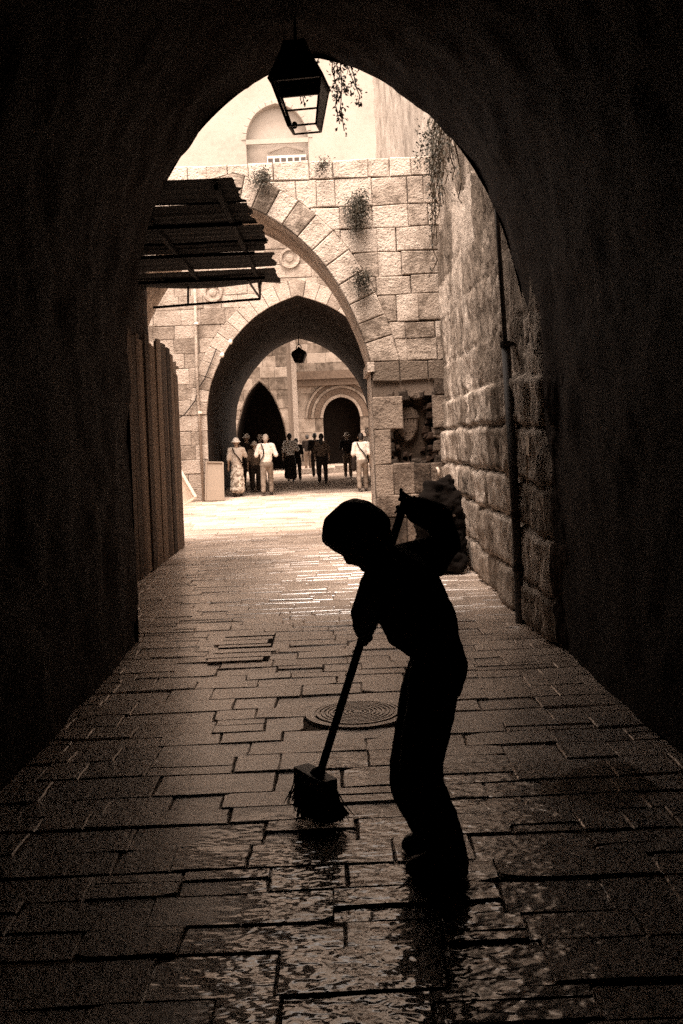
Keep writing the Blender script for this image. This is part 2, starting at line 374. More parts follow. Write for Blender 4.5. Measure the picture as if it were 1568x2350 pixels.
# ------------------------------------------------------------------ the street: pavers, ground
mb = MB(); mb.quad((-300, -60, -.011), (300, -60, -.011), (300, 600, -.011), (-300, 600, -.011))
struct(mb.build('ground', M['mortar']))
mb = MB(); rg = random.Random(21)
MH = (.085, 5.72, .30)                                 # round cover let into the paving
y = 1.2
UP = Vector((0, 0, 1))
while y < 60:
    near = y < 16
    dy = (rg.uniform(.17, .31) if y < 6.5 else rg.uniform(.15, .26)) if near else rg.uniform(.22, .42)
    x0, x1 = (-1.75, 1.75) if y < 7.6 else ((-2.6, 1.75) if y < 13.4 else ((-5.2, 1.75) if y < 26 else (-6.5, 3)))
    cuts = [x0]
    while cuts[-1] < x1:
        cuts.append(cuts[-1] + (rg.uniform(.18, .62) if near else rg.uniform(.3, .8)))
    sk = rg.uniform(-.012, .012)
    for a, b in zip(cuts[:-1], cuts[1:]):
        cx, cy = (a + b) / 2, y + dy / 2
        if math.hypot(cx - MH[0], (cy - MH[1])) < MH[2] * .8: continue
        parts = [(y, y + dy)]
        if near and rg.random() < .16: q = rg.uniform(.35, .65); parts = [(y, y + dy * q), (y + dy * q, y + dy)]
        for ya, yb in parts:
            jj = lambda: rg.uniform(-.0045, .0045)
            poly = [(a + jj(), ya + sk * a + jj()), (b + jj(), ya + sk * b + jj()), (b + jj(), yb + sk * b + jj()), (a + jj(), yb + sk * a + jj())]
            if len(poly) == 4 and near and rg.random() < .35:           # knocked-off corner
                k = rg.randrange(4); p, q, r_ = poly[k - 1], poly[k], poly[(k + 1) % 4]; c = rg.uniform(.08, .2)
                poly[k:k + 1] = [tuple(q[i] + (p[i] - q[i]) * c for i in (0, 1)), tuple(q[i] + (r_[i] - q[i]) * c for i in (0, 1))]
            if near:                                                     # worn, wavering edges
                po = []
                for p_, q_ in zip(poly, poly[1:] + poly[:1]):
                    po.append(p_)
                    if math.hypot(p_[0] - q_[0], p_[1] - q_[1]) > .16:
                        for f_ in (.33, .67): po.append((p_[0] + (q_[0] - p_[0]) * f_ + rg.uniform(-.0045, .0045), p_[1] + (q_[1] - p_[1]) * f_ + rg.uniform(-.0045, .0045)))
                poly = po
            dz = rg.uniform(-.006, .006) if near else rg.uniform(-.004, .004)
            fr = (Vector((cx, cy, dz)), Vector((1, 0, rg.uniform(-.016, .016))), Vector((0, 1, rg.uniform(-.02, .02))), UP)
            block(mb, fr, [(p[0] - cx, p[1] - cy) for p in poly], 0, rg.uniform(.0, .003), .006, back=-.045, tone=rg.random())
    y += dy
struct(mb.build('street', M['paving']))

mc = thing('manhole_cover', 'round worn cover with concentric rings set in the paving beside the sweeping boy', 'manhole cover', (MH[0], MH[1], 0))
def disc(cx, cy, prof, n=48):
    m = MB(); V = []
    for r_, z in prof: V.append([(cx + r_ * math.cos(2*math.pi*k/n), cy + r_ * math.sin(2*math.pi*k/n), z) for k in range(n + 1)])
    m.grid(V, flip=False); return m
prof = [(.001, .012)]
for k in range(1, 9): r0 = k * .026; prof += [(r0, .012), (r0 + .004, .006), (r0 + .009, .006), (r0 + .013, .012)]
prof += [(.238, .012), (.242, -.03)]
disc(MH[0], MH[1], prof).build('lid', M['paving'], mc)
disc(MH[0], MH[1], [(.252, -.03), (.252, .008), (.3, .01), (.306, -.03)]).build('frame', M['paving'], mc)

def pool(name, pts, z, label):
    m = MB(); n = 90; rr = random.Random(len(pts)); c = (sum(p[0] for p in pts) / len(pts), sum(p[1] for p in pts) / len(pts))
    m2 = [P(a, b, 1) for a, b in pts]; g = []
    for p in m2: k = (z - CAMZ) / (p.z - CAMZ); g.append((p.x * k, k))
    L = len(g); out = []; n = 420
    for i in range(n):
        t = i / n * L; a = int(t); f = t - a; f = f * f * (3 - 2 * f)
        q = [g[a % L][k] * (1 - f) + g[(a + 1) % L][k] * f for k in (0, 1)]
        w = [(float(fbm(q[0] * 5 + k * 31, q[1] * 5, 5)) - .48) * .42 for k in (0, 1)]
        out.append((q[0] + w[0], q[1] + w[1], z))
    ar = sum(p[0] * q[1] - q[0] * p[1] for p, q in zip(out, out[1:] + out[:1]))
    m.add(out if ar > 0 else out[::-1], [tuple(range(n))], .5)
    o = m.build(name, M['water']); return struct(o)
pool('puddle', [(1255, 1800), (1300, 1768), (1420, 1765), (1530, 1790), (1500, 1820), (1400, 1835), (1310, 1838)], .0075, '')

dg = thing('drain_grate', 'worn drain slots of narrow stone bars across the middle of the street', 'drain', P(553, 1478, 7.75))
gx, gy = -.72, 7.65
mb = MB()
for k in range(7): mb.box(gx - .22 + R.uniform(-.05, .05), gx + .22 + R.uniform(-.08, .05), gy - .5 + k * .15 + R.uniform(-.02, .02), gy - .5 + k * .15 + .115 + R.uniform(-.02, .02), -.02, .014 + R.uniform(-.002, .002), R.random())
mb.build('bars', M['paving'], dg)
mb = MB(); mb.box(gx - .2, gx + .2, gy - .48, gy + .5, -.03, .0095); mb.build('slot_bed', M['black'], dg)

# ------------------------------------------------------------------ the dark covered passage the camera stands in
TUN = Arch(0.0, refine([(0, 4.64), (.33, 4.56), (.61, 4.40), (.85, 4.2), (1.08, 3.97), (1.38, 3.47), (1.53, 2.95), (1.61, 2.45)]))
tn = thing('covered_passage', 'dark sooty vaulted passage framing the whole view, its mouth a broad arch', 'vaulted passage', (0, 2, 0))
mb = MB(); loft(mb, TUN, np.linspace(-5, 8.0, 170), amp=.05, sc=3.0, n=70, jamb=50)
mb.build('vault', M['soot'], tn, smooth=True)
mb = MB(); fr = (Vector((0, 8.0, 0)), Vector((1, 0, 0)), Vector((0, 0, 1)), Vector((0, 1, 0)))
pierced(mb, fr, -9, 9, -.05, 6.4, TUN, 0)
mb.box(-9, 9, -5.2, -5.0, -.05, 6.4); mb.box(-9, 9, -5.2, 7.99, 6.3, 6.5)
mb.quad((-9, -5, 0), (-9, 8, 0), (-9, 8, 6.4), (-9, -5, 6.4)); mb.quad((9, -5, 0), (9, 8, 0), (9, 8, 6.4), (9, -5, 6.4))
mb.build('upper_storey', M['soot'], tn)  # unseen shell added round the vault to keep sun and sky out
# ------------------------------------------------------------------ tall wall on the right
rw = thing('street_wall', 'tall weathered wall of big rough stones along the right side of the street', 'stone wall', (1.65, 12, 0))
WX = 1.62
def wall_field(ys, zs):
    Y, Z = np.meshgrid(ys, zs, indexing='ij'); H = np.zeros_like(Y); T = np.full_like(Y, .5)
    rr = random.Random(12)
    rz = [0, .36, .8, 1.18, 1.62, 2.02, 2.5, 3.1, 3.6, 4.3, 4.9, 5.6, 6.2, 7, 7.8, 8.6, 9.5, 10.5, 11.5, 12.5, 13.5, 15, 16]
    wav = (fbm(Y * .8, Z * .8 + 40, 3) - .45) * .16
    Zw = Z + wav
    for a, b in zip(rz[:-1], rz[1:]):
        band = (Zw >= a) & (Zw < b); y = 3.0
        low = a < 2.0
        while y < 40:
            w = rr.uniform(.35, .95) if low else rr.uniform(.7, 1.6)
            m = band & (Y >= y) & (Y < y + w)
            yw = Y + (fbm(Y * 2, Z * 2, 3) - .45) * .1
            e = np.minimum.reduce([Zw - a, b - Zw, yw - y + .02, y + w - yw + .02])
            jd = .062 if low else (.018 if a < 3 else .012)
            bul = np.clip(e / (.035 if low else .03), 0, 1)
            H[m] = (bul * jd + (rr.uniform(0, .045) if low else rr.uniform(0, .012)))[m] if False else (bul[m] * jd + (rr.uniform(0, .05) if low else rr.uniform(0, .014)))
            T[m] = rr.random()
            y += w
    H += (fbm(Y * 6, Z * 1.8, 5) - .47) * .075 + (np.abs(fbm(Y * 11, Z * 2.2, 4) - .46)) * -.16 + .02
    H += np.where(Z < 2.2, (fbm(Y * 9, Z * 5 + 9, 4) - .47) * .045 + (fbm(Y * 24, Z * 3.5, 3) - .45) * .06, 0)
    up = np.clip((Z - 1.7) / .5, 0, 1)
    H += up * ((fbm(Y * 17, Z * 1.3 + 3, 4) - .46) * .12 - .03 * (fbm(Y * 5, Z * 1.1 + 70, 3) > .56))
    for (cy, cz, ry, rz_) in ((12.6, 3.45, .07, .33), (10.3, 2.7, .05, .3), (9.45, 2.15, .07, .28), (11.2, 4.3, .1, .2), (7.35, 1.75, .1, .3), (7.1, 2.4, .08, .4), (8.6, 1.1, .1, .16)):
        H -= .13 * np.exp(-((Y - cy) / ry) ** 4 - ((Z - cz) / rz_) ** 4)
    return H, T
ys = np.concatenate([np.arange(6.3, 14.2, .027), np.arange(14.2, 27.2, .12)])
zs = np.concatenate([np.arange(0, 5.6, .03), np.arange(5.6, 16, .11)])
H, T = wall_field(ys, zs)
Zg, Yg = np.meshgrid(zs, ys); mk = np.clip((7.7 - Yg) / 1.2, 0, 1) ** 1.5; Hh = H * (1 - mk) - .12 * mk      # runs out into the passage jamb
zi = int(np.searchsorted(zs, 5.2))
yi = int(np.searchsorted(ys, 7.2))  # inside this line the wall takes its shade-dark copy
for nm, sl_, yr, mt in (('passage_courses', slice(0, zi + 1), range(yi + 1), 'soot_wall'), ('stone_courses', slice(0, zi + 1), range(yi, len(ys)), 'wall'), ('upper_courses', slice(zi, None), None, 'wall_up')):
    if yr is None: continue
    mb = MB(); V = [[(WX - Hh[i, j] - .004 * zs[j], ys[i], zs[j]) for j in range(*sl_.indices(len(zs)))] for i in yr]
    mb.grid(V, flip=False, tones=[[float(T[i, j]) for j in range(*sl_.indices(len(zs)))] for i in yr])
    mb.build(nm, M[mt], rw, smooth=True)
ym = int(np.searchsorted(ys, 15.0)); y8 = int(np.searchsorted(ys, 8.0)); z7 = int(np.searchsorted(zs, 7.0)); z12 = int(np.searchsorted(zs, 12.6))
for yr, jr in ((range(y8, ym + 1), range(zi, z7 + 1)), (range(ym, len(ys)), range(zi, z12 + 1))):
    mb = MB(); mb.grid([[(WX - Hh[i, j] - .004 * zs[j], ys[i], zs[j]) for j in jr] for i in yr], tones=[[float(T[i, j]) for j in jr] for i in yr]); mb.build('upper_courses', M['wall_up'], rw, True)
mb = MB(); mb.box(1.75, 2.6, 8.02, 15.0, 0, 6.95); mb.box(1.75, 2.6, 15.01, 27.2, 0, 12.5); mb.build('core', M['mortar'], rw)

pp = thing('drainpipe', 'dark iron drainpipe running down the right wall to the paving', 'drainpipe', P(1197, 1432, 8.2))
a, b, c, d = P(1197, 1428, 8.16), P(1186, 1180, 8.16), P(1166, 790, 8.3), P(1147, 480, 8.45)
for q in (a, b, c, d): q.x = WX - .135
a.z = 0
mb = MB(); mb.tube([a, b, c], .038, 12); mb.build('lower_pipe', M['pipe'], pp, True)
mb = MB(); mb.tube([c + Vector((0, 0, -.05)), d, d + Vector((0, .1, 3))], .02, 10); mb.build('upper_pipe', M['pipe'], pp, True)
for q in (a.lerp(b, .5), b, c):
    mb = MB(); mb.tube([q + Vector((0, 0, -.025)), q + Vector((0, 0, .025))], .047, 12); mb.bar(q, q + Vector((.14, 0, 0)), .03); mb.build('bracket', M['iron'], pp)

nt_ = P(1192, 1020, 7.75); nt_.x = WX - .10
pn = thing('paper_notice', 'small pale notice fixed to the right wall beside the drainpipe', 'notice', nt_)
mb = MB(); mb.add([nt_ + Vector(q) for q in ((-.01, -.15, .06), (0, .12, .07), (.005, .14, -.07), (-.012, -.13, -.09))], [(0, 1, 2, 3)]); 
mb.add([nt_ + Vector(q) for q in ((.0, -.15, .06), (.01, .12, .07), (.015, .14, -.07), (-.002, -.13, -.09))], [(3, 2, 1, 0)]); mb.build('sheet', M['paper'], pn)
mb = MB(); mb.bar(nt_ + Vector((0, .03, -.08)), nt_ + Vector((-.01, -.02, -.32)), .016, .006); mb.build('hanging_strip', M['paper'], pn)

# ------------------------------------------------------------------ the free-standing arch across the street
YA, YB = 13.6, 15.2
ARC = Arch(-1.2, refine([(0, 4.84), (.25, 4.76), (.61, 4.56), (.95, 4.26), (1.24, 3.92), (1.51, 3.44), (1.68, 3.0), (1.78, 2.58)]))
aw = thing('archway_wall', 'weathered ashlar wall with a wide pointed arch standing across the street', 'archway', (0, YA, 0))
fr = FRONT(YA); r5 = random.Random(40)
def shaded_tone(poly):
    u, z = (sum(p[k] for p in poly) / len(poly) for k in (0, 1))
    t = r5.random() * .8 + .1 + .16 * (z - 3.2)  # blocks darken towards the ground, shade on the wall put into their tone
    if u > .6 and z < 2.45: t -= .55 * r5.random() + (.45 if z < 1.3 else .1)      # darker tone on the lower stones of the pier
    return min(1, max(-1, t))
NX0, NX1, NZ0, NZ1 = .80, 1.46, 1.18, 2.1
innic = lambda u, z: NX0 < u < NX1 and NZ0 < z < NZ1
LD = stone('smoke_blackened_stone', (.03, .021, .015), (.105, .077, .058), (.27, .21, .165), tone=.35, s1=2.2, s2=10, bump=1.0, dist=.035, con=1.5); M['lime_dark'] = LD  # darker copy of the limestone for the lower pier
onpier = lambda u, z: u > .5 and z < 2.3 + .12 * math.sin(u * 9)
mb = MB(); ashlar(mb, fr, -5, 1.62, rows(0, 5.36, .22, .38, r5, force=(ARC.zs, NZ0, NZ1)), (.2, .5), ARC, .39, r5, tone=shaded_tone, skip=lambda u, z: innic(u, z) or onpier(u, z))
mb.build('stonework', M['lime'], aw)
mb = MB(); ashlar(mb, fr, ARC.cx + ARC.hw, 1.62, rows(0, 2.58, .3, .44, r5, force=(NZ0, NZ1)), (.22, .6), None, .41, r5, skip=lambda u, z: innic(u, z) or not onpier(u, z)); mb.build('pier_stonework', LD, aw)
mb = MB(); ring(mb, fr, ARC, .40, 23, r5, out=.02, tone=None); mb.build('arch_stones', M['lime'], aw)
mb = MB()
_hold = ARC
pierced(mb, fr, -5, NX0, -.05, 5.34, ARC, -.035); 
to = lambda a, b: Vector((a, YA + .035, b))
mb.quad(to(NX0, -.05), to(NX1, -.05), to(NX1, NZ0), to(NX0, NZ0)); mb.quad(to(NX0, NZ1), to(NX1, NZ1), to(NX1, 5.34), to(NX0, 5.34)); mb.quad(to(NX1, -.05), to(1.75, -.05), to(1.75, 5.34), to(NX1, 5.34))
pierced(mb, FRONT(YB), -5, 1.75, -.05, 5.34, ARC, 0)
mb.quad((-5, YA + .03, 5.34), (1.75, YA + .03, 5.34), (1.75, YB, 5.34), (-5, YB, 5.34))
mb.build('core', M['mortar'], aw)
mb = MB(); loft(mb, ARC, np.linspace(YA + .0, YB, 30), amp=.012, sc=3, n=40, jamb=20); mb.build('soffit', M['lime'], aw, True)
mb = MB()
for x0, x1 in ((ARC.cx + ARC.hw - .045, ARC.cx + ARC.hw + .05),): mb.box(x0, x1, YA - .045, YB + .02, ARC.zs - .13, ARC.zs + .0)
mb.build('impost', M['lime'], aw)
# small walled-up fountain niche in the pier
mb = MB(); y1 = YA + .2
mb.quad((NX0, y1, NZ0), (NX1, y1, NZ0), (NX1, y1, NZ1), (NX0, y1, NZ1))
for x in (NX0, NX1): mb.quad((x, YA + .03, NZ0), (x, y1, NZ0), (x, y1, NZ1), (x, YA + .03, NZ1))
for z in (NZ0, NZ1): mb.quad((NX0, YA + .03, z), (NX1, YA + .03, z), (NX1, y1, z), (NX0, y1, z))
M['niche'] = plain('stained_recess', (.045, .031, .022), .95, 0, .5, 5, .6)  # dark brown for the back and sides of the niche
nich = mb.build('niche', M['niche'], aw)
mb = MB(); cx, cz = 1.06, 1.72
rim = [(cx + .16 * math.cos(k * math.pi / 10), cz + .1 + .14 * math.sin(k * math.pi / 10)) for k in range(11)] + [(cx - .13, cz - .12), (cx - .02, cz - .25), (cx + .06, cz - .22), (cx + .13, cz - .1)]
block(mb, (Vector((0, YA + .14, 0)), Vector((1, 0, 0)), Vector((0, 0, 1)), Vector((0, -1, 0))), rim, .03, 0, .02, back=-.2, tone=.8)
for k in range(6): mb.bar((cx - .11 + k * .043, YA + .105, cz - .12 + abs(k - 2.5) * .012), (cx - .11 + k * .043, YA + .105, cz + .06), .022, .02, .75)
mb.bar((cx - .16, YA + .1, cz + .08), (cx + .16, YA + .1, cz + .1), .02, .03, .4)
mb.build('carved_shell', M['shell'], nich)
mb = MB()
for k in range(60):
    x, z = R.uniform(NX0 - .03, NX1 + .02), R.uniform(NZ0 - .05, NZ1 - .1); s = R.uniform(.02, .07)
    if abs(x - cx) < .2 and z > 1.42 or x < .95 and z > 1.5 or R.random() < (z - NZ0) * .6: continue
    block(mb, (Vector((x, YA + .12 + R.uniform(-.08, .1), z)), Vector((1, 0, R.uniform(-.3, .3))), Vector((R.uniform(-.3, .3), 0, 1)), Vector((0, -1, 0))), [(-s, -s * .8), (s, -s), (s * .8, s), (-s * .7, s * .9)], .03, 0, .02, back=-.2, tone=R.random() * .7)
mb.build('rubble', M['soot_wall'], nich)
mb = MB(); rc = random.Random(3)
for k in range(26):
    x, z, s = rc.choice(((NX0, rc.uniform(NZ0, NZ1)), (NX1, rc.uniform(NZ0, NZ1)), (rc.uniform(NX0, NX1), NZ1), (rc.uniform(NX0, NX1), NZ0))) + (rc.uniform(.03, .09),)
    block(mb, (Vector((x, YA + .02, z)), Vector((1, 0, rc.uniform(-.3, .3))), Vector((rc.uniform(-.3, .3), 0, 1)), Vector((0, -1, 0))), [(-s, -s * .8), (s, -s), (s * .8, s), (-s * .7, s * .9)], rc.uniform(.0, .02), 0, .02, back=-.2, tone=rc.random() - .5)
mb.build('broken_edge', M['lime_dark'], nich)
mb = MB(); q = P(1004, 1085, YA - .05)
mb.tube([q + Vector((0, .06, .06)), q + Vector((0, -.05, .06)), q + Vector((.01, -.08, .03)), q + Vector((.01, -.08, -.04))], .02, 8, .9)
tag(mb.build('water_tap', M['paper'], None, True), 'small pale spout sticking out of the arch pier below the niche', 'tap')

# ------------------------------------------------------------------ plants on the walls
def leaves(mb, n, gen, size, rnd):
    for _ in range(n):
        c, dr = gen(); s = size * rnd.uniform(.6, 1.3)
        a = Vector((rnd.gauss(0, 1), rnd.gauss(0, 1), rnd.gauss(0, 1))) + dr * 1.2; a.normalize()
        b = a.cross(Vector((rnd.gauss(0, 1), rnd.gauss(0, 1), rnd.gauss(0, 1)))).normalized(); nn = a.cross(b) * s * .15
        mb.add([c, c + a * s * .5 + b * s * .28 + nn, c + a * s, c + a * s * .5 - b * s * .28 + nn], [(0, 1, 2, 3)], rnd.random())
def bush(name, label, c, sx, sz, n, size, seed, hang=.5, depth=.18, group=None):
    rnd = random.Random(seed); t = thing(name, label, 'plant', c, group); c = Vector(c)
    st = MB(); tips = []
    for k in range(max(7, n // 45)):
        e = c + Vector((rnd.gauss(0, sx * .5), -abs(rnd.gauss(0, depth * .6)) - .03, rnd.uniform(-sz, sz * .8) - hang * sz * .3))
        m = c.lerp(e, .5) + Vector((0, -.05, .06)); st.tube([c, m, e], [.008, .006, .003], 5); tips.append((m, e))
    st.build('stems', M['stem'], t)
    def gen():
        m, e = rnd.choice(tips); p = m.lerp(e, rnd.random() ** .7) + Vector((rnd.gauss(0, .05), rnd.gauss(0, .04), rnd.gauss(0, .05)))
        return p, Vector((0, -.2, -hang))
    lf = MB(); leaves(lf, n, gen, size, rnd); lf.build('leaves', M['leaf'], t); return t
bush('wall_shrub', 'largest dark shrub rooted in the arch wall above the curve', P(823, 480, 13.55), .13, .3, 1500, .034, 1)
bush('wall_shrub', 'small dry shrub low on the arch stones near the right pier', P(828, 645, 13.55), .1, .16, 800, .03, 2)
bush('wall_shrub', 'thin shrub near the top left of the arch wall beside the awning', P(602, 415, 13.55), .14, .13, 700, .03, 3)
bush('wall_shrub', 'little tuft growing on the top edge of the arch wall', P(738, 385, 13.55), .1, .08, 260, .03, 4)
ivy = thing('ivy', 'straggling ivy hanging down the top of the right wall', 'ivy', P(1040, 380, 12.3))
st = MB(); lf = MB(); rnd = random.Random(9)
for k in range(30):
    y = rnd.uniform(10.2, 13.4); z = rnd.uniform(4.6, 5.5); pts = [Vector((WX - .09, y, z + .5))]
    for j in range(rnd.randint(5, 11)):
        q = pts[-1] + Vector((0, rnd.gauss(0, .09), -rnd.uniform(.08, .17))); q.x = WX - .1 - rnd.random() * .07; pts.append(q)
    st.tube(pts, .007, 5)
    def gen(pts=pts):
        i = rnd.randrange(len(pts) - 1); return pts[i].lerp(pts[i + 1], rnd.random()) + Vector((-rnd.random() * .06, rnd.gauss(0, .05), rnd.gauss(0, .04))), Vector((-.3, 0, -.6))
    leaves(lf, 30, gen, .05, rnd)
def gen(): return Vector((WX - .1 - rnd.random() * .25, rnd.gauss(13.1, .35), 5.3 + rnd.gauss(0, .16))), Vector((-.3, 0, 0))
leaves(lf, 200, gen, .05, rnd)
st.build('stems', M['stem'], ivy); lf.build('leaves', M['leaf'], ivy)
vin = thing('hanging_vine', 'leafy vine dangling at the passage mouth just behind the big lantern', 'vine', P(780, 150, 8.5))
st = MB(); lf = MB(); rnd = random.Random(19)
for pts, n in (([(770,120),(775,165),(790,200),(800,215)],26), ([(790,130),(808,180),(826,220),(822,240)],22), ([(780,130),(785,200),(782,245),(790,300)],30),
               ([(765,120),(762,160),(772,195),(776,225)],24), ([(740,120),(700,190),(694,215),(700,245)],12), ([(800,140),(812,172),(818,200)],16), ([(778,200),(770,240),(780,285)],14)):
    w = [P(x, y, 8.5 + rnd.uniform(-.15, .15)) for x, y in pts]; st.tube(w, .0045, 5)
    def gen(w=w):
        i = rnd.randrange(len(w) - 1); return w[i].lerp(w[i + 1], rnd.random()) + Vector((rnd.gauss(0, .022), rnd.gauss(0, .03), rnd.gauss(0, .022))), Vector((0, 0, -.6))
    leaves(lf, n * 2, gen, .04, rnd)
st.build('stems', M['stem'], vin); lf.build('leaves', M['leaf'], vin)

# ------------------------------------------------------------------ left side: shop building, awning, plank screen
sb = thing('shop_building', 'dark low shop building on the left behind the plank screen', 'building', (-3.5, 10.5, 0))
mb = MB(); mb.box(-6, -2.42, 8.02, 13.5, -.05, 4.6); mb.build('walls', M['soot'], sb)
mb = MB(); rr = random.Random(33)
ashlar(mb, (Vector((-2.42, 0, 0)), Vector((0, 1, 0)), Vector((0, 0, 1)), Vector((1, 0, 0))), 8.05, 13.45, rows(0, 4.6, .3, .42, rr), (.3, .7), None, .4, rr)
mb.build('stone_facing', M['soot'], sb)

ps = thing('plank_screen', 'tall screen of weathered vertical planks along the left side of the street', 'plank screen', (-2.3, 13, 0))
rr = random.Random(8); y = 10.55; k = 0
while y < 15.2:
    w = rr.uniform(.17, .30); top = 2.96 + rr.uniform(-.08, .06) - (.3 if y > 14.6 else 0)
    mb = MB(); x = -2.3 + rr.uniform(-.012, .012); ln = .01
    V = [(x, y, .01), (x, y + w - ln, .01), (x, y + w - ln, top), (x, y, top)]
    V += [(a - .035, b, c) for a, b, c in V]
    tl = rr.uniform(-.01, .01)
    V = [(a + .05 * (1.5 - c) / 3 * 0 + tl * (c / 3), b + rr.uniform(-.004, .004), c) for a, b, c in V]
    mb.add(V, [(0,1,2,3),(7,6,5,4),(0,4,5,1),(1,5,6,2),(2,6,7,3),(3,7,4,0)], rr.random())
    mb.build('plank', M['wood'], ps); y += w + rr.uniform(.0, .012)
for z in (.5, 1.55, 2.6):
    mb = MB(); mb.bar((-2.37, 10.5, z), (-2.37, 15.15, z), .04, .1, .3); mb.build('rail', M['wood'], ps)
pd = thing('door_leaf', 'narrow pale timber door leaf ajar at the far end of the plank screen', 'door', (-2.45, 16, 0))
for x0, x1, z0, z1, nm in ((384, 392, 820, 1110, 'stile'), (396, 404, 830, 1130, 'stile')):
    a, b = P((x0 + x1) / 2, z0, 15.7), P((x0 + x1) / 2 + 10, 1240, 15.7); mb = MB(); b.z = 0.0
    mb.bar(a, b, .05, .05, .6); mb.build(nm, M['wood_pale'], pd)
for py in (845, 990, 1120):
    a = P(381, py, 15.74); mb = MB(); mb.bar(a, a + Vector((.2, 0, 0)), .05, .05, .4); mb.build('rail', M['wood_pale'], pd)
ls = thing('leaning_sheet', 'pale sheet leaning against the wall beyond the plank screen', 'board', (-3.6, 22, 0))
a, b, c, d = P(404, 1062, 21.4), P(447, 1138, 21.0), P(414, 1158, 20.6), P(385, 1160, 20.6)
mb = MB(); n = Vector((.03, -.03, 0)); q = [P(398, 1050, 21.6), P(450, 1140, 21.6), P(410, 1166, 21.9), P(380, 1170, 21.9)]
mb.add(q + [p + Vector((0, .06, -.02)) for p in q], [(0,1,2,3),(7,6,5,4),(0,4,5,1),(1,5,6,2),(2,6,7,3),(3,7,4,0)]); mb.build('panel', M['white'], ls)
mb = MB(); mb.bar(q[0] + Vector((0, -.03, 0)), q[1] + Vector((0, -.03, 0)), .06, .05); mb.bar(q[1] + Vector((0, -.03, 0)), q[2] + Vector((0, -.03, 0)), .05, .05); mb.build('edge_batten', M['white'], ls)
gb = thing('grey_board', 'plain grey board standing on edge against the left jamb of the gate', 'board', P(495, 1148, 26.1))
q = [P(472, 1148, 26.2), P(514, 1147, 26.2), P(512, 1061, 26.3), P(474, 1060, 26.3)]
mb = MB(); mb.add(q + [p + Vector((0, .04, 0)) for p in q], [(0,1,2,3),(7,6,5,4),(0,4,5,1),(1,5,6,2),(2,6,7,3),(3,7,4,0)]); mb.build('board', M['panel'], gb)
mb = MB()
for a, b in ((0, 1), (1, 2), (2, 3), (3, 0)): mb.bar(q[a] + Vector((0, -.012, 0)), q[b] + Vector((0, -.012, 0)), .035, .03)
mb.build('rim', M['panel'], gb)

an = thing('shop_awning', 'ragged dark sheet-metal awning jutting from the left over the street', 'awning', (-1.5, 10.5, 3.7))
rr = random.Random(14); edge = [(8.05, -.69), (8.9, -.66), (9.75, -.60), (10.6, -.62), (11.16, -.58), (12.2, -.60)]; ends = [8.98, 9.83, 10.68, 11.13, 12.15, 13.25]
for i, ((y0, xe), y1) in enumerate(zip(edge, ends)):
    mb = MB(); nx, ny = 26, 12
    top = []
    for a in range(nx + 1):
        row = []
        for b in range(ny + 1):
            x = -2.42 + (xe + 2.42) * a / nx; yy = y0 + (y1 - y0) * b / ny
            z = 3.72 - .008 * i + .007 * math.sin(yy * 2 * math.pi / .115) + .02 * (fbm(x * 2 + i * 7, yy * 2, 3) - .45)
            if a == nx: yy_ = yy; x += float(vnoise(yy * 9, i * 3.3) - .5) * .07
            z += .018 * (b / ny) if i < 5 else -.05 * abs(math.sin(3 * a / nx * 1.2)) * (b / ny)
            row.append((x, yy, z))
        top.append(row)
    mb.grid(top); mb.grid([[(p[0], p[1], p[2] - .006) for p in r_] for r_ in top], flip=True)
    mb.build('sheet', M['tin'], an)
zb = 3.42
mb = MB()
for x in (-2.38, -1.6, -.85): mb.bar((x, 8.1, 3.66), (x, 13.2, 3.66), .04, .05)
for y in (9.4, 10.9, 12.6): mb.bar((-2.42, y, 3.63), (-.75, y, 3.63), .05, .04)
mb.build('rafters', M['tin'], an)
mb = MB(); a, b = P(352, 706, 13.1), P(598, 686, 13.0); mb.bar(a, b, .03); mb.build('lower_bar', M['iron'], an)
for px, py, py2 in ((432, 640, 700), (597, 640, 686)):
    mb = MB(); mb.bar(P(px, py, 13.05), P(px, py2, 13.05), .025); mb.build('hanger', M['iron'], an)
mb = MB(); mb.bar(P(572, 645, 13.0), P(597, 684, 13.0), .018); mb.bar(P(570, 645, 12.4), P(597, 684, 13.0), .02); mb.bar(P(592, 645, 12.5), P(597, 684, 13.0), .015); mb.build('brace', M['iron'], an)
wc = thing('cable_fitting', 'bright little cable and clips on the wall under the awning', 'cable', P(320, 560, 10.9))
mb = MB(); mb.tube([P(330, 545, 10.9), P(322, 560, 10.9), P(318, 590, 10.9)], .02, 8); mb.build('cable', M['white'], wc)
for q in ((318, 553), (330, 550), (316, 575)): mb = MB(); mb.tube([P(q[0], q[1], 10.7), P(q[0] + 5, q[1] + 2, 10.7)], .018, 8); mb.build('clip', M['white'], wc)

# ------------------------------------------------------------------ gatehouse at the end of the court
YG, YH = 26.5, 38.0
GAT = Arch(-.74, refine([(0, 5.36), (.55, 5.2), (1.1, 4.92), (1.55, 4.5), (1.96, 4.03), (2.3, 3.4), (2.49, 2.85), (2.54, 2.3)]))
gh = thing('gatehouse', 'pale stone gatehouse with a pointed gate arch and a white upper facade', 'gatehouse', (-.7, YG, 0))
fr = FRONT(YG); r6 = random.Random(66)
mb = MB(); ashlar(mb, fr, -5.2, 1.9, rows(0, 7.4, .34, .44, r6, force=(GAT.zs,)), (.36, .75), GAT, .45, r6, out=(0, .02))
mb.build('stonework', M['lime_gate'], gh)
mb = MB(); ring(mb, fr, GAT, .46, 25, r6, out=.026); mb.build('arch_stones', M['lime_gate'], gh)
mb = MB(); pierced(mb, fr, -5.4, 2.4, -.05, 7.4, GAT, -.03); mb.build('core', M['mortar'], gh)
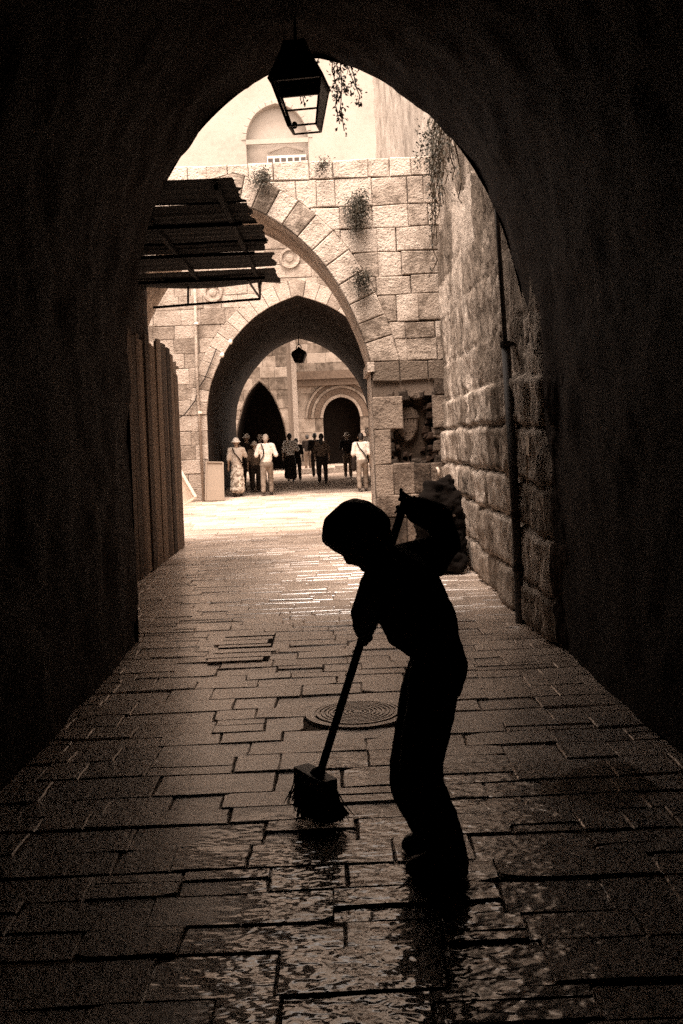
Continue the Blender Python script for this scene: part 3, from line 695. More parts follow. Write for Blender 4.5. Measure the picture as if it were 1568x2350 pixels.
mb = MB(); loft(mb, GAT, np.linspace(YG, YH, 40), lambda y: -.33 * (y - YG) / (YH - YG), amp=.05, sc=1.2, n=40, jamb=16); mb.build('passage_vault', M['soot_gate'], gh, True)
GB = Arch(-1.07, list(zip(GAT.x, GAT.z)))
mb = MB(); pierced(mb, FRONT(YH), -5.4, 2.6, -.05, 9, GB, 0)
mb.box(-5.4, -5.3, YG + .05, YH, -.05, 9); mb.box(2.4, 2.6, YG + .8, YH, -.05, 9)
mb.build('outer_walls', M['far'], gh)
YU = 34.0
mb = MB(); mb.box(-10, 2.6, YG + .03, YH, 7.38, 7.5); mb.box(-10, -9.8, YU, YH, 7.5, 24); mb.box(-10, 2.6, YU + .6, YH, 7.5, 24); mb.build('terrace', M['plaster'], gh)
NIC = Arch(-1.42, refine([(0, 13.0), (.4, 12.9), (.75, 12.65), (1.0, 12.2), (1.06, 11.8)]), base=7.5)
mb = MB(); pierced(mb, FRONT(YU), -10, 2.6, 7.5, 24, NIC, 0); mb.build('upper_facade', M['plaster'], gh)
mb = MB(); loft(mb, NIC, [YU, YU + .15, YU + .3], amp=.0, n=20, jamb=6)
mb.quad((-2.7, YU + .3, 7.5), (-.2, YU + .3, 7.5), (-.2, YU + .3, 13.2), (-2.7, YU + .3, 13.2)); nb = mb.build('blind_arch', M['plaster'], gh)
mb = MB(); ring(mb, FRONT(YU), NIC, .16, 15, r6, out=.03, tone=.4); mb.box(-2.48, -.36, YU - .05, YU + .05, 11.64, 11.8)
mb.build('mouldings', M['plaster'], gh)
a = P(613, 359, YU + .25); b = P(703, 356, YU + .25)
wx0, wx1, wz = a.x, b.x, a.z
wn = MB(); wn.box(wx0, wx1, YU + .2, YU + .27, wz - 1.4, wz); wn = wn.build('window', M['white'], gh)
L_ = (wx1 - wx0) / 6
for k in range(6):
    mb = MB()
    mb.box(wx0 + k * L_ + .035, wx0 + (k + 1) * L_ - .02, YU + .185, YU + .198, wz - .95, wz - .09)
    mb.build('pane', M['glass_dirty'], wn)
mb = MB(); q = P(657, 333, YU + .2); mb.bar(P(617, 347, YU + .24), q, .05, .1); mb.bar(q, P(697, 343, YU + .24), .05, .1); mb.build('pediment', M['plaster'], wn)
for px, py, r_ in ((665, 593, .27), (489, 672, .25)):
    c = P(px, py, YG); mb = MB(); V = []
    for rad, dz in ((.01, .07), (.35, .06), (.42, .03), (.7, .03), (.76, .08), (1, .08), (1.04, -.02)):
        V.append([(c.x + rad * r_ * math.cos(2*math.pi*k/28), YG - dz, c.z + rad * r_ * math.sin(2*math.pi*k/28)) for k in range(29)])
    mb.grid(V); mb.build('rosette', M['lime_gate'], gh)
# white downpipe, cable and lamps on the gate wall
dp = thing('drainpipe', 'thin white downpipe on the pale wall left of the gate arch', 'drainpipe', P(466, 1150, 26.4))
mb = MB(); a, b, c = P(447, 640, 26.38), P(452, 860, 26.38), P(468, 1150, 26.38); c.z = 0; mb.tube([a, b, c], .04, 8); mb.build('pipe', M['lime_gate'], dp, True)
for t in (.2, .6): mb = MB(); q = a.lerp(c, t); mb.tube([q + Vector((0, 0, -.03)), q + Vector((0, 0, .03))], .065, 8); mb.build('collar', M['white'], dp)
mb = MB(); mb.tube([P(x, y, 26.42) for x, y in ((497, 800), (470, 870), (456, 890), (448, 920), (425, 950), (408, 962), (400, 975))], .016, 5)
tag(mb.build('loose_cable', M['iron'], None, True), 'loose cable drooping across the blocks beside the white downpipe', 'cable')
for px, py, lab in ((529, 785, 'upper white bulb lamp on the left edge of the gate arch'), (510, 815, 'lower white bulb lamp on the left edge of the gate arch')):
    c = P(px, py, 26.3); t = thing('wall_lamp', lab, 'lamp', c, 'bulb lamps on the gate arch'); mb = MB(); V = []
    for i in range(7):
        th = math.pi * i / 6; V.append([(c.x + .055 * math.sin(th) * math.cos(2*math.pi*k/10), c.y + .055 * math.sin(th) * math.sin(2*math.pi*k/10), c.z + .07 * math.cos(th)) for k in range(11)])
    mb.grid(V); mb.build('bulb', M['white'], t, True)
    mb = MB(); mb.tube([c + Vector((-.06, .1, -.16)), c + Vector((-.04, 0, -.12)), c + Vector((0, 0, -.06))], .025, 7); mb.build('arm', M['iron'], t)

# lantern hanging in the gate
gl_ = thing('hanging_lantern', 'small dark faceted lantern hanging on a ring in the far gate', 'lantern', P(686, 790, 36))
c = P(687, 821, 36); mb = MB(); V = []
for rad, dz in ((.02, .42), (.06, .36), (.28, .22), (.30, .12), (.17, -.2), (.0, -.22)):
    V.append([(c.x + rad * math.cos(2*math.pi*k/6 + .3), c.y + rad * math.sin(2*math.pi*k/6 + .3), c.z + dz * .95) for k in range(7)])
mb.grid(V); mb.build('housing', M['iron'], gl_)
mb = MB(); q = P(686, 798, 36); mb.tube([q + Vector((.09 * math.cos(k * math.pi / 6), 0, .11 * math.sin(k * math.pi / 6))) for k in range(13)], .018, 6)
mb.tube([q + Vector((0, 0, .1)), q + Vector((0, 0, .5))], .018, 6); mb.tube([q + Vector((0, 0, -.1)), c + Vector((0, 0, .35))], .018, 6); mb.build('chain', M['iron'], gl_)

# ------------------------------------------------------------------ building beyond the gate
YF = 55.0
fb = thing('portal_building', 'stone building beyond the gate with a moulded round portal and dark cornice', 'building', (0, YF, 0))
POR = Arch(.62, refine([(0, 3.72), (.4, 3.62), (.72, 3.4), (.95, 3.0), (1.02, 2.6)]))
fr = FRONT(YF); r7 = random.Random(71)
mb = MB(); ashlar(mb, fr, -2.0, 6, rows(0, 14, .5, .7, r7, force=(POR.zs,)), (.6, 1.2), POR, .1, r7, out=(0, .02)); mb.build('stonework', M['far'], fb)
mb = MB(); pierced(mb, fr, -2, 8, -.05, 14, POR, -.03); mb.build('core', M['mortar'], fb)
for w0, w1, o, mt in ((.0, .16, .06, 'portal_trim'), (.18, .5, .03, 'cornice'), (.52, .66, .09, 'far'), (.68, .84, .05, 'cornice'), (.86, .98, .1, 'portal_trim')):
    mb = MB(); pts, e = POR.ext(1.0); pts = [np.array(p) for p in pts]
    for a, b, c, d in zip(pts[:-1], pts[1:], e[:-1], e[1:]):
        g = lambda p, q, k: p + (q - p) * k
        poly = [g(a, c, w0), g(a, c, w1), g(b, d, w1), g(b, d, w0)]
        ar = sum(poly[i][0]*poly[(i+1)%4][1]-poly[(i+1)%4][0]*poly[i][1] for i in range(4))
        if ar < 0: poly = poly[::-1]
        block(mb, (Vector((0, YF - .05, 0)), Vector((1, 0, 0)), Vector((0, 0, 1)), Vector((0, -1, 0))), [tuple(p) for p in poly], o, 0, .01, back=-.05)
    mb.build('portal_moulding', M[mt], fb)
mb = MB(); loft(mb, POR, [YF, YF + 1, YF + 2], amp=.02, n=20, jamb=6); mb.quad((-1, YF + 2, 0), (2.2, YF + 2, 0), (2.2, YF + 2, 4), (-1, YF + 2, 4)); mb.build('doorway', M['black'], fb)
a, b = P(680, 888, YF), P(806, 855, YF)
mb = MB(); mb.box(a.x, 2.2, YF - .45, YF, a.z, a.z + .35); mb.box(a.x - .1, 2.25, YF - .6, YF, a.z + .352, a.z + .8); mb.build('cornice', M['cornice'], fb)
mb = MB(); mb.box(-2.55, -1.75, YF - 1.0, YF - .1, -.05, 14, .9); mb.build('corner_pilaster', M['lime_gate'], fb)
sdb = thing('rubble_building', 'rough stone building beyond the gate with a tall dark pointed arch', 'building', (-4, 48, 0))
YS = 48.0
SID = Arch(-3.35, refine([(0, 4.35), (.3, 4.1), (.65, 3.6), (.95, 2.8), (1.15, 2.0), (1.2, 1.4)]))
fr = FRONT(YS); mb = MB(); ashlar(mb, fr, -9, -2.0, rows(0, 14, .4, .6, r7, force=(SID.zs,)), (.4, .9), SID, .05, r7, out=(0, .04)); mb.build('stonework', M['far'], sdb)
mb = MB(); pierced(mb, fr, -9, -2.0, -.05, 14, SID, -.03); mb.quad((-2, YS, 0), (-2, YF, 0), (-2, YF, 14), (-2, YS, 14)); mb.build('core', M['mortar'], sdb)
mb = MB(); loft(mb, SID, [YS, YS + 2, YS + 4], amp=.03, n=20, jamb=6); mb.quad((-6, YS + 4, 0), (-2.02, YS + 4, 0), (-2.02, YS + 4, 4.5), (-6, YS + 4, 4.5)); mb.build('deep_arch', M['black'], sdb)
stp = thing('stone_step', 'pale low stone step in the light beyond the gate passage', 'step', (0, 43, 0))
mb = MB(); mb.box(-1.6, .1, 42.6, 43.4, -.05, .22); mb.box(.1 + .01, 2.4, 42.6, 43.4, -.05, .3); mb.build('kerb_block', M['lime_gate'], stp)
cwl = thing('court_wall', 'plain pale stone wall closing the left side of the court', 'stone wall', (-5.1, 20, 0))
mb = MB(); mb.box(-5.4, -5.05, 15.3, 26.4, -.05, 6); mb.build('masonry', M['lime_gate'], cwl)

# ------------------------------------------------------------------ big lantern at the passage mouth
la = thing('hanging_lantern', 'large black four-sided lantern hanging at the passage mouth, seen from below', 'lantern', P(700, 150, 7.2))
C = P(700, 296, 7.2); c0 = Vector((C.x, 7.2, C.z))
def corner(w, z, i, rot=math.radians(-9)):
    a = ((-1, -1), (1, -1), (1, 1), (-1, 1))[i]
    x, y = a[0] * w / 2, a[1] * w / 2
    return c0 + Vector((x * math.cos(rot) - y * math.sin(rot), x * math.sin(rot) + y * math.cos(rot), z)) + Vector((-.02 * z / .3, 0, 0))
B = [corner(.20, 0, i) for i in range(4)]; T_ = [corner(.355, .31, i) for i in range(4)]
mb = MB()
for i in range(4):
    mb.bar(B[i], B[(i + 1) % 4], .012); mb.bar(T_[i], T_[(i + 1) % 4], .02); mb.bar(B[i], T_[i], .015)
m3, m2 = B[3].lerp(T_[3], .62), B[2].lerp(T_[2], .62); mb.bar(m3, m2, .012)
mb.build('frame', M['iron'], la)
mb = MB(); mb.quad(B[1], B[2], T_[2], T_[1]); s = Vector((.004, 0, 0)); mb.quad(B[1] + s, T_[1] + s, T_[2] + s, B[2] + s); mb.build('pane', M['glass_dirty'], la)
mb = MB(); k = .66; l0, l3 = B[0].lerp(T_[0], .9), B[3].lerp(T_[3], .58); mb.add([T_[0], T_[3], l3, l0], [(0, 1, 2, 3)]); mb.add([p + Vector((-.004, 0, 0)) for p in (T_[0], T_[3], l3, l0)], [(3, 2, 1, 0)]); mb.build('side_plate', M['iron'], la)
mb = MB(); E = [corner(.40, .32, i) for i in range(4)]; G = [corner(.2, .55, i) for i in range(4)]; K = [corner(.16, .62, i) for i in range(4)]
for i in range(4):
    j = (i + 1) % 4; mb.quad(E[i], E[j], G[j], G[i]); mb.quad(G[i], G[j], K[j], K[i])
mb.quad(*K); mb.build('roof', M['iron'], la)
mb = MB(); t0 = corner(0, .62, 0); mb.tube([t0, t0 + Vector((0, 0, .5))], .012, 8); mb.build('hanger_rod', M['iron'], la)
mb = MB(); q = B[3].lerp(B[0], .35) + Vector((.02, 0, .045)); V = []
for i in range(7): th = math.pi * i / 6; V.append([(q.x + .022 * math.sin(th) * math.cos(2*math.pi*k/10), q.y + .022 * math.sin(th) * math.sin(2*math.pi*k/10), q.z + .028 * math.cos(th)) for k in range(11)])
mb.grid(V); mb.build('bulb', M['glass_dirty'], la, True)

# ------------------------------------------------------------------ people
def hull(bm, balls):
    """convex hull of spheres (c, r[, scale]) added to bm as one closed piece"""
    tmp = bmesh.new()
    for b in balls:
        c, r = Vector(b[0]), b[1]; sc = b[2] if len(b) > 2 else (1, 1, 1)
        bmesh.ops.create_icosphere(tmp, subdivisions=2, radius=1, matrix=Matrix.Translation(c) @ Matrix.Diagonal((r * sc[0], r * sc[1], r * sc[2], 1)))
    res = bmesh.ops.convex_hull(tmp, input=tmp.verts)
    kill = [e for e in res['geom_interior'] if isinstance(e, bmesh.types.BMVert)]
    bmesh.ops.delete(tmp, geom=kill, context='VERTS')
    me = bpy.data.meshes.new('t'); tmp.to_mesh(me); bm.from_mesh(me); bpy.data.meshes.remove(me); tmp.free()
def blob(name, chains, mat, parent, voxel=.008, smooth=6, crease=0):
    """chains of balls -> hulls between neighbours -> one continuous skin"""
    bm = bmesh.new()
    for ch in chains:
        if len(ch) == 1: hull(bm, ch)
        for a, b in zip(ch[:-1], ch[1:]): hull(bm, [a, b])
    me = bpy.data.meshes.new(name); bm.to_mesh(me); bm.free()
    o = bpy.data.objects.new(name, me); S.collection.objects.link(o)
    m = o.modifiers.new('r', 'REMESH'); m.mode = 'VOXEL'; m.voxel_size = voxel
    m = o.modifiers.new('s', 'SMOOTH'); m.iterations = smooth; m.factor = .5
    dg_ = bpy.context.evaluated_depsgraph_get(); nm = bpy.data.meshes.new_from_object(o.evaluated_get(dg_))
    bpy.data.objects.remove(o); bpy.data.meshes.remove(me); nm.name = name
    if crease:
        co = np.empty(len(nm.vertices) * 3); nm.vertices.foreach_get('co', co); co = co.reshape(-1, 3)
        no = np.array([v.normal[:] for v in nm.vertices])
        co += no * ((fbm(co[:, 0] * 9 + co[:, 1] * 7, co[:, 2] * 14, 3) - .45) * crease)[:, None]
        nm.vertices.foreach_set('co', co.ravel()); nm.update()
    nm.polygons.foreach_set('use_smooth', [True] * len(nm.polygons))
    return link(bpy.data.objects.new(name, nm), mat, parent)
def fist(c, ax, palm, thumb_up=1):
    """five finger chains closed round a bar through c along ax; palm = direction from the bar to the palm"""
    ax = Vector(ax).normalized(); p = Vector(palm); p = (p - ax * p.dot(ax)).normalized(); q = ax.cross(p)
    out = [[(c + p * .034 + ax * .028, .021), (c + p * .034 - ax * .028, .019)], [(c + p * .046, .026)]]
    for i, (o, ln) in enumerate(((.031, .92), (.0105, 1.0), (-.0105, .96), (-.031, .8))):
        ch = []
        for k in range(6):
            a = (.35 + k * .78 * ln); rr_ = .0275 - .0008 * k
            ch.append((c + ax * (o + .002 * k * (-1 if i > 1 else .5)) + (p * math.cos(a) + q * math.sin(a)) * rr_, .0096 - .0005 * k - (.001 if i == 3 else 0)))
        out.append(ch)
    ch = []
    for k in range(5):
        a = -.5 - k * .62; ch.append((c + ax * (.03 * thumb_up + .006 * k * thumb_up) + (p * math.cos(a) + q * math.sin(a)) * .029, .0112 - .0006 * k))
    out.append(ch)
    return out

# --- the sweeping boy
boy = thing('person', 'boy in silhouette bending over a broom, in loose shirt, trousers and shoes', 'person', (.37, 3.66, 0))
b = lambda x, y, d, r, *s: (P(x, y, d), r, *s)
hc = P(827, 1228, 3.66); fn = Vector((-.64, 0, -.77)); cn = Vector((-.77, 0, .64)); sd = Vector((0, 1, 0))
hd = lambda a, c_, s=0: hc + fn * a + cn * c_ + sd * s
HB, HT = P(728, 1796, 4.10), P(934, 1136, 3.96)          # broom handle foot and top
hax = (HT - HB).normalized()
near_hand = HB + (HT - HB) * ((P(828, 1455, 4.0).z - HB.z) / (HT.z - HB.z)); far_hand = HB + (HT - HB) * ((P(940, 1156, 4.0).z - HB.z) / (HT.z - HB.z))
near_el, far_el, far_mid = P(840, 1404, 3.72), P(1034, 1250, 3.93), P(1005, 1190, 3.95)
sh_n, sh_f = P(872, 1335, 3.52), P(925, 1288, 3.80)
body = [
    [(hd(-.012, .02), .088, (1, .84, 1)), (hd(.03, .03), .075, (1, .85, 1))],
    [(hd(.02, -.03), .062, (1, .9, 1)), (hd(.062, -.072), .034), (hd(.082, -.088), .021)],
    [(hd(.04, .01), .06), (hd(.06, -.04), .045)],
    [(hd(.084, .012), .012), (hd(.103, -.026), .013), (hd(.092, -.034), .014)],            # nose
    [(hd(.086, -.055, -.016), .009), (hd(.09, -.055), .0105), (hd(.086, -.055, .016), .009)],
    [(hd(.083, .03, -.04), .012), (hd(.09, .028), .011), (hd(.083, .03, .04), .012)],       # brow
    [(hd(-.012, -.005, -.083), .016, (1, .5, 1.2)), (hd(-.006, -.03, -.08), .01)], [(hd(-.012, -.005, .083), .016, (1, .5, 1.2)), (hd(-.006, -.03, .08), .01)],
    [(hd(-.05, -.035), .055), b(880, 1272, 3.66, .054), b(910, 1312, 3.66, .07)],
    [b(910, 1312, 3.66, .09), b(950, 1390, 3.66, .1), b(992, 1470, 3.66, .092), b(1002, 1530, 3.66, .095)],
    [b(905, 1320, 3.57, .06), (sh_n, .05), (near_el, .038), (near_hand + Vector((.012, -.05, .05)), .027), (near_hand + Vector((.005, -.03, .02)), .025)],
    [b(915, 1300, 3.75, .06), (sh_f, .05), (far_el, .036), (far_mid, .034), (far_hand + Vector((.05, -.005, -.03)), .026), (far_hand + Vector((.03, 0, -.01)), .024)],
    [b(1000, 1545, 3.60, .08), b(960, 1780, 3.57, .055), b(1032, 1955, 3.56, .04)],
    [b(996, 1540, 3.72, .08), b(928, 1778, 3.76, .055), b(1006, 1925, 3.77, .04)],
] + fist(near_hand, hax, (.35, -.8, .35)) + fist(far_hand, hax, (.9, -.2, .1), 1)
blob('body', body, M['skin'], boy, .0055, 3)
for s in (-1, 1):
    blob('eye', [[(hd(.081, .012, s * .033), .0115)]], M['hair_dark'], boy, .003, 2)
blob('hair', [[(hd(-.02, .035), .1, (1, .9, 1)), (hd(.02, .052), .09, (1, .88, 1)), (hd(.062, .072), .046, (1, 1.3, 1))],
              [(hd(-.02, .03), .1, (1, .9, 1)), (hd(-.058, -.02), .068, (1, .95, 1))], [(hd(.062, .072, -.03), .04), (hd(.074, .078, .03), .038)], [(hd(.08, .068, -.02), .022), (hd(.082, .066, .03), .02)]], M['hair_dark'], boy, .007, 3, .012)
blob('shirt', [
    [b(897, 1296, 3.66, .085, (1, 1.1, 1)), b(925, 1336, 3.66, .125, (1, 1.35, 1)), b(948, 1398, 3.66, .137, (1, 1.3, 1)), b(975, 1440, 3.66, .125, (1, 1.25, 1)), b(998, 1478, 3.66, .102, (1, 1.3, 1))],
    [b(900, 1415, 3.64, .055), b(914, 1458, 3.64, .05), b(931, 1480, 3.65, .032)], [b(928, 1483, 3.65, .026, (1, 3, 1)), b(1000, 1480, 3.66, .095, (1, 1.2, 1))], [b(905, 1410, 3.64, .06), b(960, 1440, 3.64, .09)],
    [b(900, 1325, 3.56, .075), (sh_n, .068), (near_el, .058), (near_el.lerp(near_hand, .5), .054), (near_el.lerp(near_hand, .82), .046)],
    [b(880, 1322, 3.6, .06), b(852, 1352, 3.56, .045)],
    [b(920, 1296, 3.76, .08), (sh_f, .072), (P(985, 1272, 3.87), .062), (far_el, .05), (far_mid, .062), (far_mid.lerp(far_hand, .6), .052)],
    [b(985, 1272, 3.84, .06), (far_el, .045)], [b(965, 1290, 3.8, .07), b(1005, 1300, 3.86, .042), (far_el + Vector((-.02, 0, -.03)), .04)],
], M['cloth_dark'], boy, .008, 4, .02)
blob('trousers', [
    [b(1000, 1482, 3.66, .098, (1, 1.25, 1)), b(1005, 1525, 3.66, .112, (1, 1.2, 1)), b(1000, 1560, 3.66, .108, (1, 1.2, 1))],
    [b(1002, 1545, 3.60, .105), b(985, 1650, 3.58, .094), b(968, 1745, 3.57, .08), b(970, 1800, 3.57, .078), b(996, 1868, 3.56, .077), b(1026, 1935, 3.56, .07), b(1034, 1972, 3.56, .062)],
    [b(990, 1542, 3.72, .1), b(975, 1590, 3.73, .1), b(964, 1650, 3.74, .094), b(940, 1748, 3.76, .077), b(938, 1798, 3.765, .074), b(966, 1862, 3.77, .073), b(1000, 1918, 3.77, .066), b(1008, 1940, 3.77, .058)],
], M['cloth_dark'], boy, .008, 4, .022)
for x0, x1, d in ((1050, 948, 3.57), (1018, 940, 3.77)):
    a = P(x0, 1990, d); c = P(x1, 1990, d)
    blob('shoe', [[(Vector((a.x, d, .055)), .045), (Vector((a.x - .02, d, .10)), .05)], [(Vector((a.x, d, .045)), .043, (1, .9, 1)), (Vector(((a.x + c.x) / 2, d + .01, .05)), .047, (1, .95, 1)), (Vector((c.x + .02, d + .015, .04)), .04, (1.1, 1.05, .9)), (Vector((c.x, d + .02, .03)), .028, (1, 1.3, 1))],
                  [(Vector((a.x + .01, d, .017)), .016, (2, 2.3, 1)), (Vector((c.x + .01, d + .018, .017)), .016, (1.6, 2.5, 1))], [(Vector((a.x - .03, d, .1)), .05), (Vector(((a.x + c.x) / 2, d + .01, .06)), .045)]], M['shoe'], boy, .006, 2)
# --- his broom
br = thing('broom', 'long-handled push broom held by the sweeping boy, bristles on the wet paving', 'broom', (HB.x, HB.y, 0))
mb = MB(); mb.tube([HB, HB.lerp(HT, .5), HT], .0165, 12); mb.build('handle', M['pipe'], br, True)
a, c = P(692, 1776, 4.22), P(757, 1806, 4.04); a.z = .19; c.z = .18
dirb = (c - a).normalized(); 
mb = MB(); mb.bar(a, c, .075, .045); mb.build('head_block', M['pipe'], br)
mb = MB(); rb = random.Random(4); side = dirb.cross(UP).normalized()
for _ in range(1300):
    t = rb.random(); s = rb.uniform(-.034, .034); p0 = a.lerp(c, t) + side * s + Vector((0, 0, -.01))
    sp = Vector((rb.gauss(.0, .016), rb.gauss(0, .016), 0)) + side * s * .55 + dirb * (t - .5) * .05 + Vector((.01, .02, 0))
    p2 = p0 + Vector((0, 0, -rb.uniform(.14, .165) * (1 - .3 * (2 * t - 1) ** 4))) + sp; p2.z = max(.012, p2.z); p1 = p0.lerp(p2, .55) - sp * .1
    mb.tube([p0, p1, p2], [.0032, .0028, .002], 4, caps=False)
mb.build('bristles', M['bristle'], br)
mb = MB(); q = a.lerp(c, .5); mb.tube([q + Vector((0, 0, .015)), HB + hax * .05], .024, 10); mb.build('socket_brace', M['iron'], br)

# --- people under the gate, seen from behind
def person(label, px, d, h, top, legs, hair, hat=None, skirt=False, strap=None, bag=None, heading=0, arms=(0, 0), stride=.12, skin='skin', feet=True, bent=0, group='people walking through the gate'):
    base = P(px, 1000, d); x0, k = base.x, h / 1.72
    t = thing('person', label, 'person', (x0, d, 0), group); cs, sn = math.cos(heading), math.sin(heading)
    def q(x, y, z): x *= k; y *= k; z *= k; y += bent * max(0, z - .9); return Vector((x0 + x * cs - y * sn, d + x * sn + y * cs, z))
    st_ = stride
    hips = {s: q(.09 * s, 0, .88) for s in (-1, 1)}; kn = {s: q(.1 * s, st_ * s * .6 + .04, .48) for s in (-1, 1)}; an_ = {s: q(.1 * s, st_ * s, .09 + (.03 if s * st_ < 0 else 0)) for s in (-1, 1)}
    shd = {s: q(.19 * s, 0, 1.40) for s in (-1, 1)}
    el = {}; hn = {}
    for s, ar in zip((-1, 1), arms):
        if ar == 1: el[s] = q(.28 * s, -.04, 1.14); hn[s] = q(.17 * s, .2, 1.12)
        elif ar == 2: el[s] = q(.27 * s, .05, 1.2); hn[s] = q(.14 * s, .2, 1.45)
        else: el[s] = q(.245 * s, -.02, 1.12); hn[s] = q(.25 * s, .06, .86)
    fingers = []
    for s in (-1, 1):
        dv = (hn[s] - el[s]).normalized(); sv = dv.cross(Vector((1, 0, 0))).normalized()
        fingers.append([(hn[s], .034 * k), (hn[s] + dv * .06 * k, .034 * k)])
        for i in range(4): fingers.append([(hn[s] + dv * .06 * k + sv * (i - 1.5) * .018 * k, .011 * k), (hn[s] + dv * (.13 - .008 * abs(i - 1.4)) * k + sv * (i - 1.5) * .019 * k, .009 * k)])
        fingers.append([(hn[s] + sv * .03 * k, .012 * k), (hn[s] + dv * .06 * k + sv * .055 * k, .01 * k)])
    bd = [[(q(0, .01, 1.62), .092 * k, (.85, 1, 1.12)), (q(0, .05, 1.56), .065 * k)], [(q(0, .105, 1.58), .018 * k), (q(0, .085, 1.6), .015 * k)], [(q(-.085, .01, 1.6), .022 * k), (q(.085, .01, 1.6), .022 * k)], [(q(0, 0, 1.56), .055 * k), (q(0, 0, 1.42), .06 * k)],
          [(q(0, 0, 1.36), .12 * k, (1.2, .8, 1)), (q(0, 0, 1.1), .11 * k, (1.1, .85, 1)), (q(0, 0, .92), .12 * k, (1.2, .9, 1))]]
    for s in (-1, 1):
        bd += [[(q(.1 * s, 0, 1.4), .06 * k), (shd[s], .05 * k), (el[s], .04 * k), (hn[s], .03 * k)], [(hips[s], .085 * k), (kn[s], .055 * k), (an_[s], .038 * k)], [(an_[s] + Vector((0, -.02, -.05 * k)), .035 * k), (an_[s] + Vector((0, .14 * k, -.06 * k)), .03 * k)]]
    blob('body', bd + fingers, M[skin], t, .014 * k, 3)
    sh = [[(q(0, 0, 1.41), .095 * k, (1.5, .95, .8)), (q(0, 0, 1.25), .145 * k, (1.25, .9, 1)), (q(0, 0, .98), .135 * k, (1.22, .95, 1))]]
    for s, ar in zip((-1, 1), arms): sh.append([(q(.12 * s, 0, 1.40), .085 * k), (shd[s], .075 * k), (el[s], .068 * k)] + ([(el[s].lerp(hn[s], .5), .055 * k)] if ar == 3 else []))
    blob('shirt', sh, M[top], t, .016 * k, 4, .03)
    if skirt:
        blob('skirt', [[(q(0, 0, .98), .125 * k, (1.15, .95, .5)), (q(0, 0, .86), .165 * k, (1.1, .95, .6)), (q(0, 0, .55), .19 * k, (1.1, .95, .8)), (q(0, 0, .2), .21 * k, (1.12, 1, .5))]], M[legs], t, .016 * k, 3, .04)
    else:
        tr = [[(q(0, 0, .97), .125 * k, (1.2, .95, .5)), (q(0, 0, .86), .13 * k, (1.25, 1, .8))]]
        for s in (-1, 1): tr.append([(hips[s], .105 * k), (kn[s], .078 * k), (an_[s] + Vector((0, 0, .02)), .066 * k)])
        blob('trousers', tr, M[legs], t, .016 * k, 4, .03)
    for s in (-1, 1):
        f_ = an_[s]; blob('shoe', [[(f_ + Vector((0, -.02, -.04 * k)), .045 * k), (f_ + Vector((0, .15 * k, -.05 * k)), .038 * k)]], M['shoe'], t, .012, 2)
    if hat: blob('hat', [[(q(0, .01, 1.66), .108 * k, (1, 1.05, .75)), (q(0, .01, 1.71), .085 * k, (1, 1.05, .7))], [(q(0, .01, 1.635), .15 * k, (1, 1.05, .2))]], M[hat], t, .01, 2)
    else: blob('hair', [[(q(0, 0, 1.64), .098 * k, (.92, 1.02, 1.08)), (q(0, -.03, 1.58), .07 * k)]] + ([[(q(0, -.06, 1.58), .07 * k), (q(0, -.09, 1.38), .05 * k)]] if hair == 'long' else []), M['hair_grey' if hair == 'grey' else 'hair_dark'], t, .01, 2, .01)
    if strap:
        pts = [q(strap[0] * .12, -.11, 1.46), q(strap[0] * .06, -.15, 1.3), q(strap[1] * .06, -.155, 1.15), q(strap[1] * .14, -.13, 1.0)]
        mb = MB(); mb.tube(pts, .018, 6); mb.build('strap', M['cloth_dark'], t)
    if bag:
        c = q(bag * .24, -.08, .84); o = blob('shoulder_bag', [[(c + Vector((0, 0, .12)), .07, (.9, 1.2, .9)), (c + Vector((0, 0, -.14)), .085, (.9, 1.25, .9))]], M['cloth_dark'], None, .015, 3)
        tag(o, 'dark shoulder bag at the hip of the man at the right side of the gate', 'bag')
    return t
person('woman in a pale sun hat, light top and long patterned skirt, leftmost under the gate', 541, 27.9, 1.62, 'cloth_pale', 'print', 'dark', 'cloth_white', True, (-1, 1), None, .15, (0, 2), .04)
person('grey-haired man in white shirt and grey trousers with a shoulder strap, seen from behind', 609, 28.0, 1.71, 'cloth_white', 'cloth_grey', 'grey', None, False, (-1, -1), None, 0, (1, 1), .16)
person('short person in a pale round hat and dark clothes beside the white-shirted man', 583, 29.6, 1.5, 'cloth_mid', 'cloth_dark', 'dark', 'cloth_pale', False, None, None, .1, (0, 2), .08)
person('dark-clothed person with a pale cap behind the woman in the patterned skirt', 565, 31.5, 1.74, 'cloth_dark', 'cloth_dark', 'dark', 'cloth_white', False, None, None, -.1, (0, 0), .1)
person('fair-haired person deep in shade just beyond the white-shirted man', 596, 32.6, 1.74, 'cloth_dark', 'cloth_dark', 'grey', None, False, None, None, 0, (0, 0), .1)
person('person in a dark skirt with a white collar piece near the middle of the gate', 664, 35.5, 1.74, 'cloth_white', 'cloth_dark', 'dark', None, True, None, None, .2, (0, 1), .12)
person('dark figure walking close behind the one with the white collar', 679, 36.5, 1.55, 'cloth_dark', 'cloth_dark', 'dark', None, False, None, None, 0, (0, 0), .14)
person('long-haired person in a brown top and dark trousers in the middle of the gate', 737, 33.5, 1.68, 'cloth_mid', 'cloth_dark', 'long', None, False, None, None, -.1, (0, 0), .1)
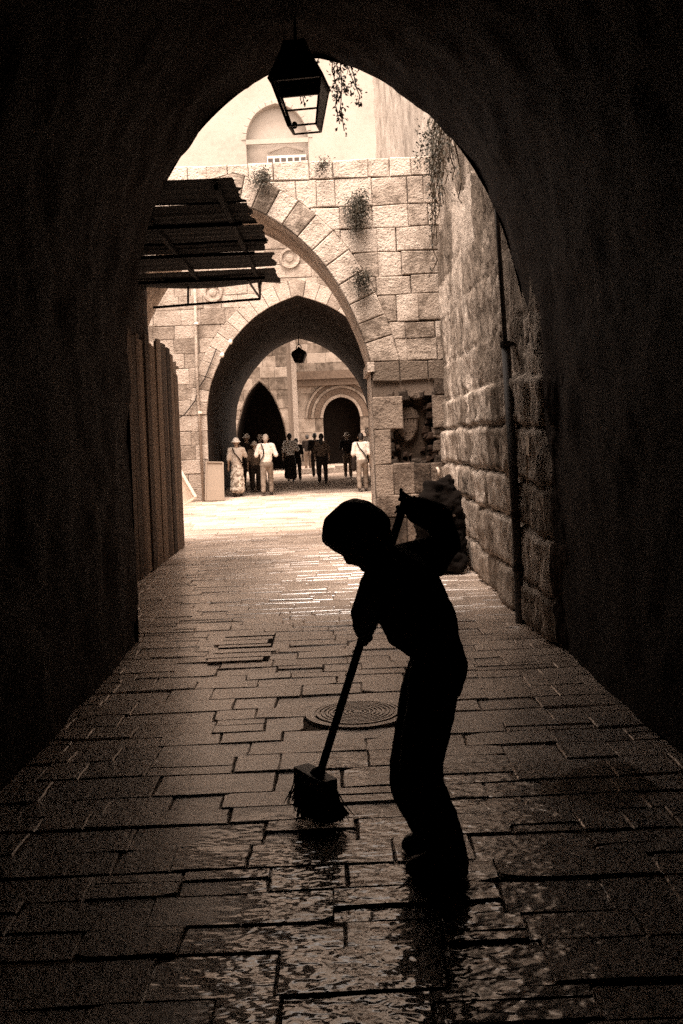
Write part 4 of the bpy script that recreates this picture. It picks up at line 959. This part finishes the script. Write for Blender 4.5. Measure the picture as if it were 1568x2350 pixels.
person('dark-haired man in white shirt and light trousers with a bag strap, right of the gate', 828, 27.9, 1.63, 'cloth_white', 'cloth_grey', 'dark', None, False, (-1, 1), -1, 0, (0, 0), .16)
person('taller person in a grey shirt walking just ahead of the right-hand man', 844, 32.0, 1.8, 'cloth_pale', 'cloth_dark', 'grey', None, False, None, None, 0, (0, 0), .1)
person('dim person in dark clothes far off by the round portal', 705, 46, 1.68, 'cloth_dark', 'cloth_mid', 'dark', None, False, None, None, 0, (0, 0), .1)

heap_obj = thing('bundle', 'dark cloth bundle heaped by the right wall behind the boy', 'bundle', (1.2, 11.3, 0))  # heap added as a dark backdrop to the boy's raised arm
M['dark_sack'] = plain('dark_sacking', (.005, .003, .002), .95, 0, .3)
blob('wrapped_heap', [[(Vector((1.08, 11.3, .2)), .2), (Vector((1.1, 11.3, .7)), .17), (Vector((1.12, 11.3, .9)), .13)], [(Vector((1.28, 11.35, .22)), .22), (Vector((1.28, 11.35, .7)), .19), (Vector((1.25, 11.35, .98)), .13)], [(Vector((1.1, 11.3, .92)), .1), (Vector((1.3, 11.35, 1.02)), .1)], [(Vector((1.1, 11.2, .12)), .13), (Vector((1.36, 11.2, .12)), .13)]], M['dark_sack'], heap_obj, .02, 3, .16)
mb = MB(); mb.tube([Vector((1.12 + .26 * math.cos(k * .55), 11.3 + .27 * math.sin(k * .55), .66 + .02 * math.sin(k))) for k in range(13)], .012, 6); mb.build('tie_rope', M['cloth_mid'], heap_obj)
person('dark-coated person walking beyond the long-haired one, left of the portal', 722, 38.5, 1.72, 'cloth_dark', 'cloth_dark', 'dark', None, False, None, None, .1, (0, 0), .12)
person('dark figure with a pale cap in front of the portal, left of the right-hand man', 796, 37.0, 1.66, 'cloth_dark', 'cloth_mid', 'dark', 'cloth_pale', False, None, None, 0, (1, 0), .1)
lit = thing('crumpled_paper', 'crumpled pale scrap of paper lying by the right wall behind the boy', 'litter', P(1018, 1316, 11))
q = P(1018, 1316, 11.6); q.z = .05
blob('scrap', [[(q, .05, (.8, 1, 1.1)), (q + Vector((.03, .02, .03)), .035)]], M['paper'], lit, .012, 1, .05)
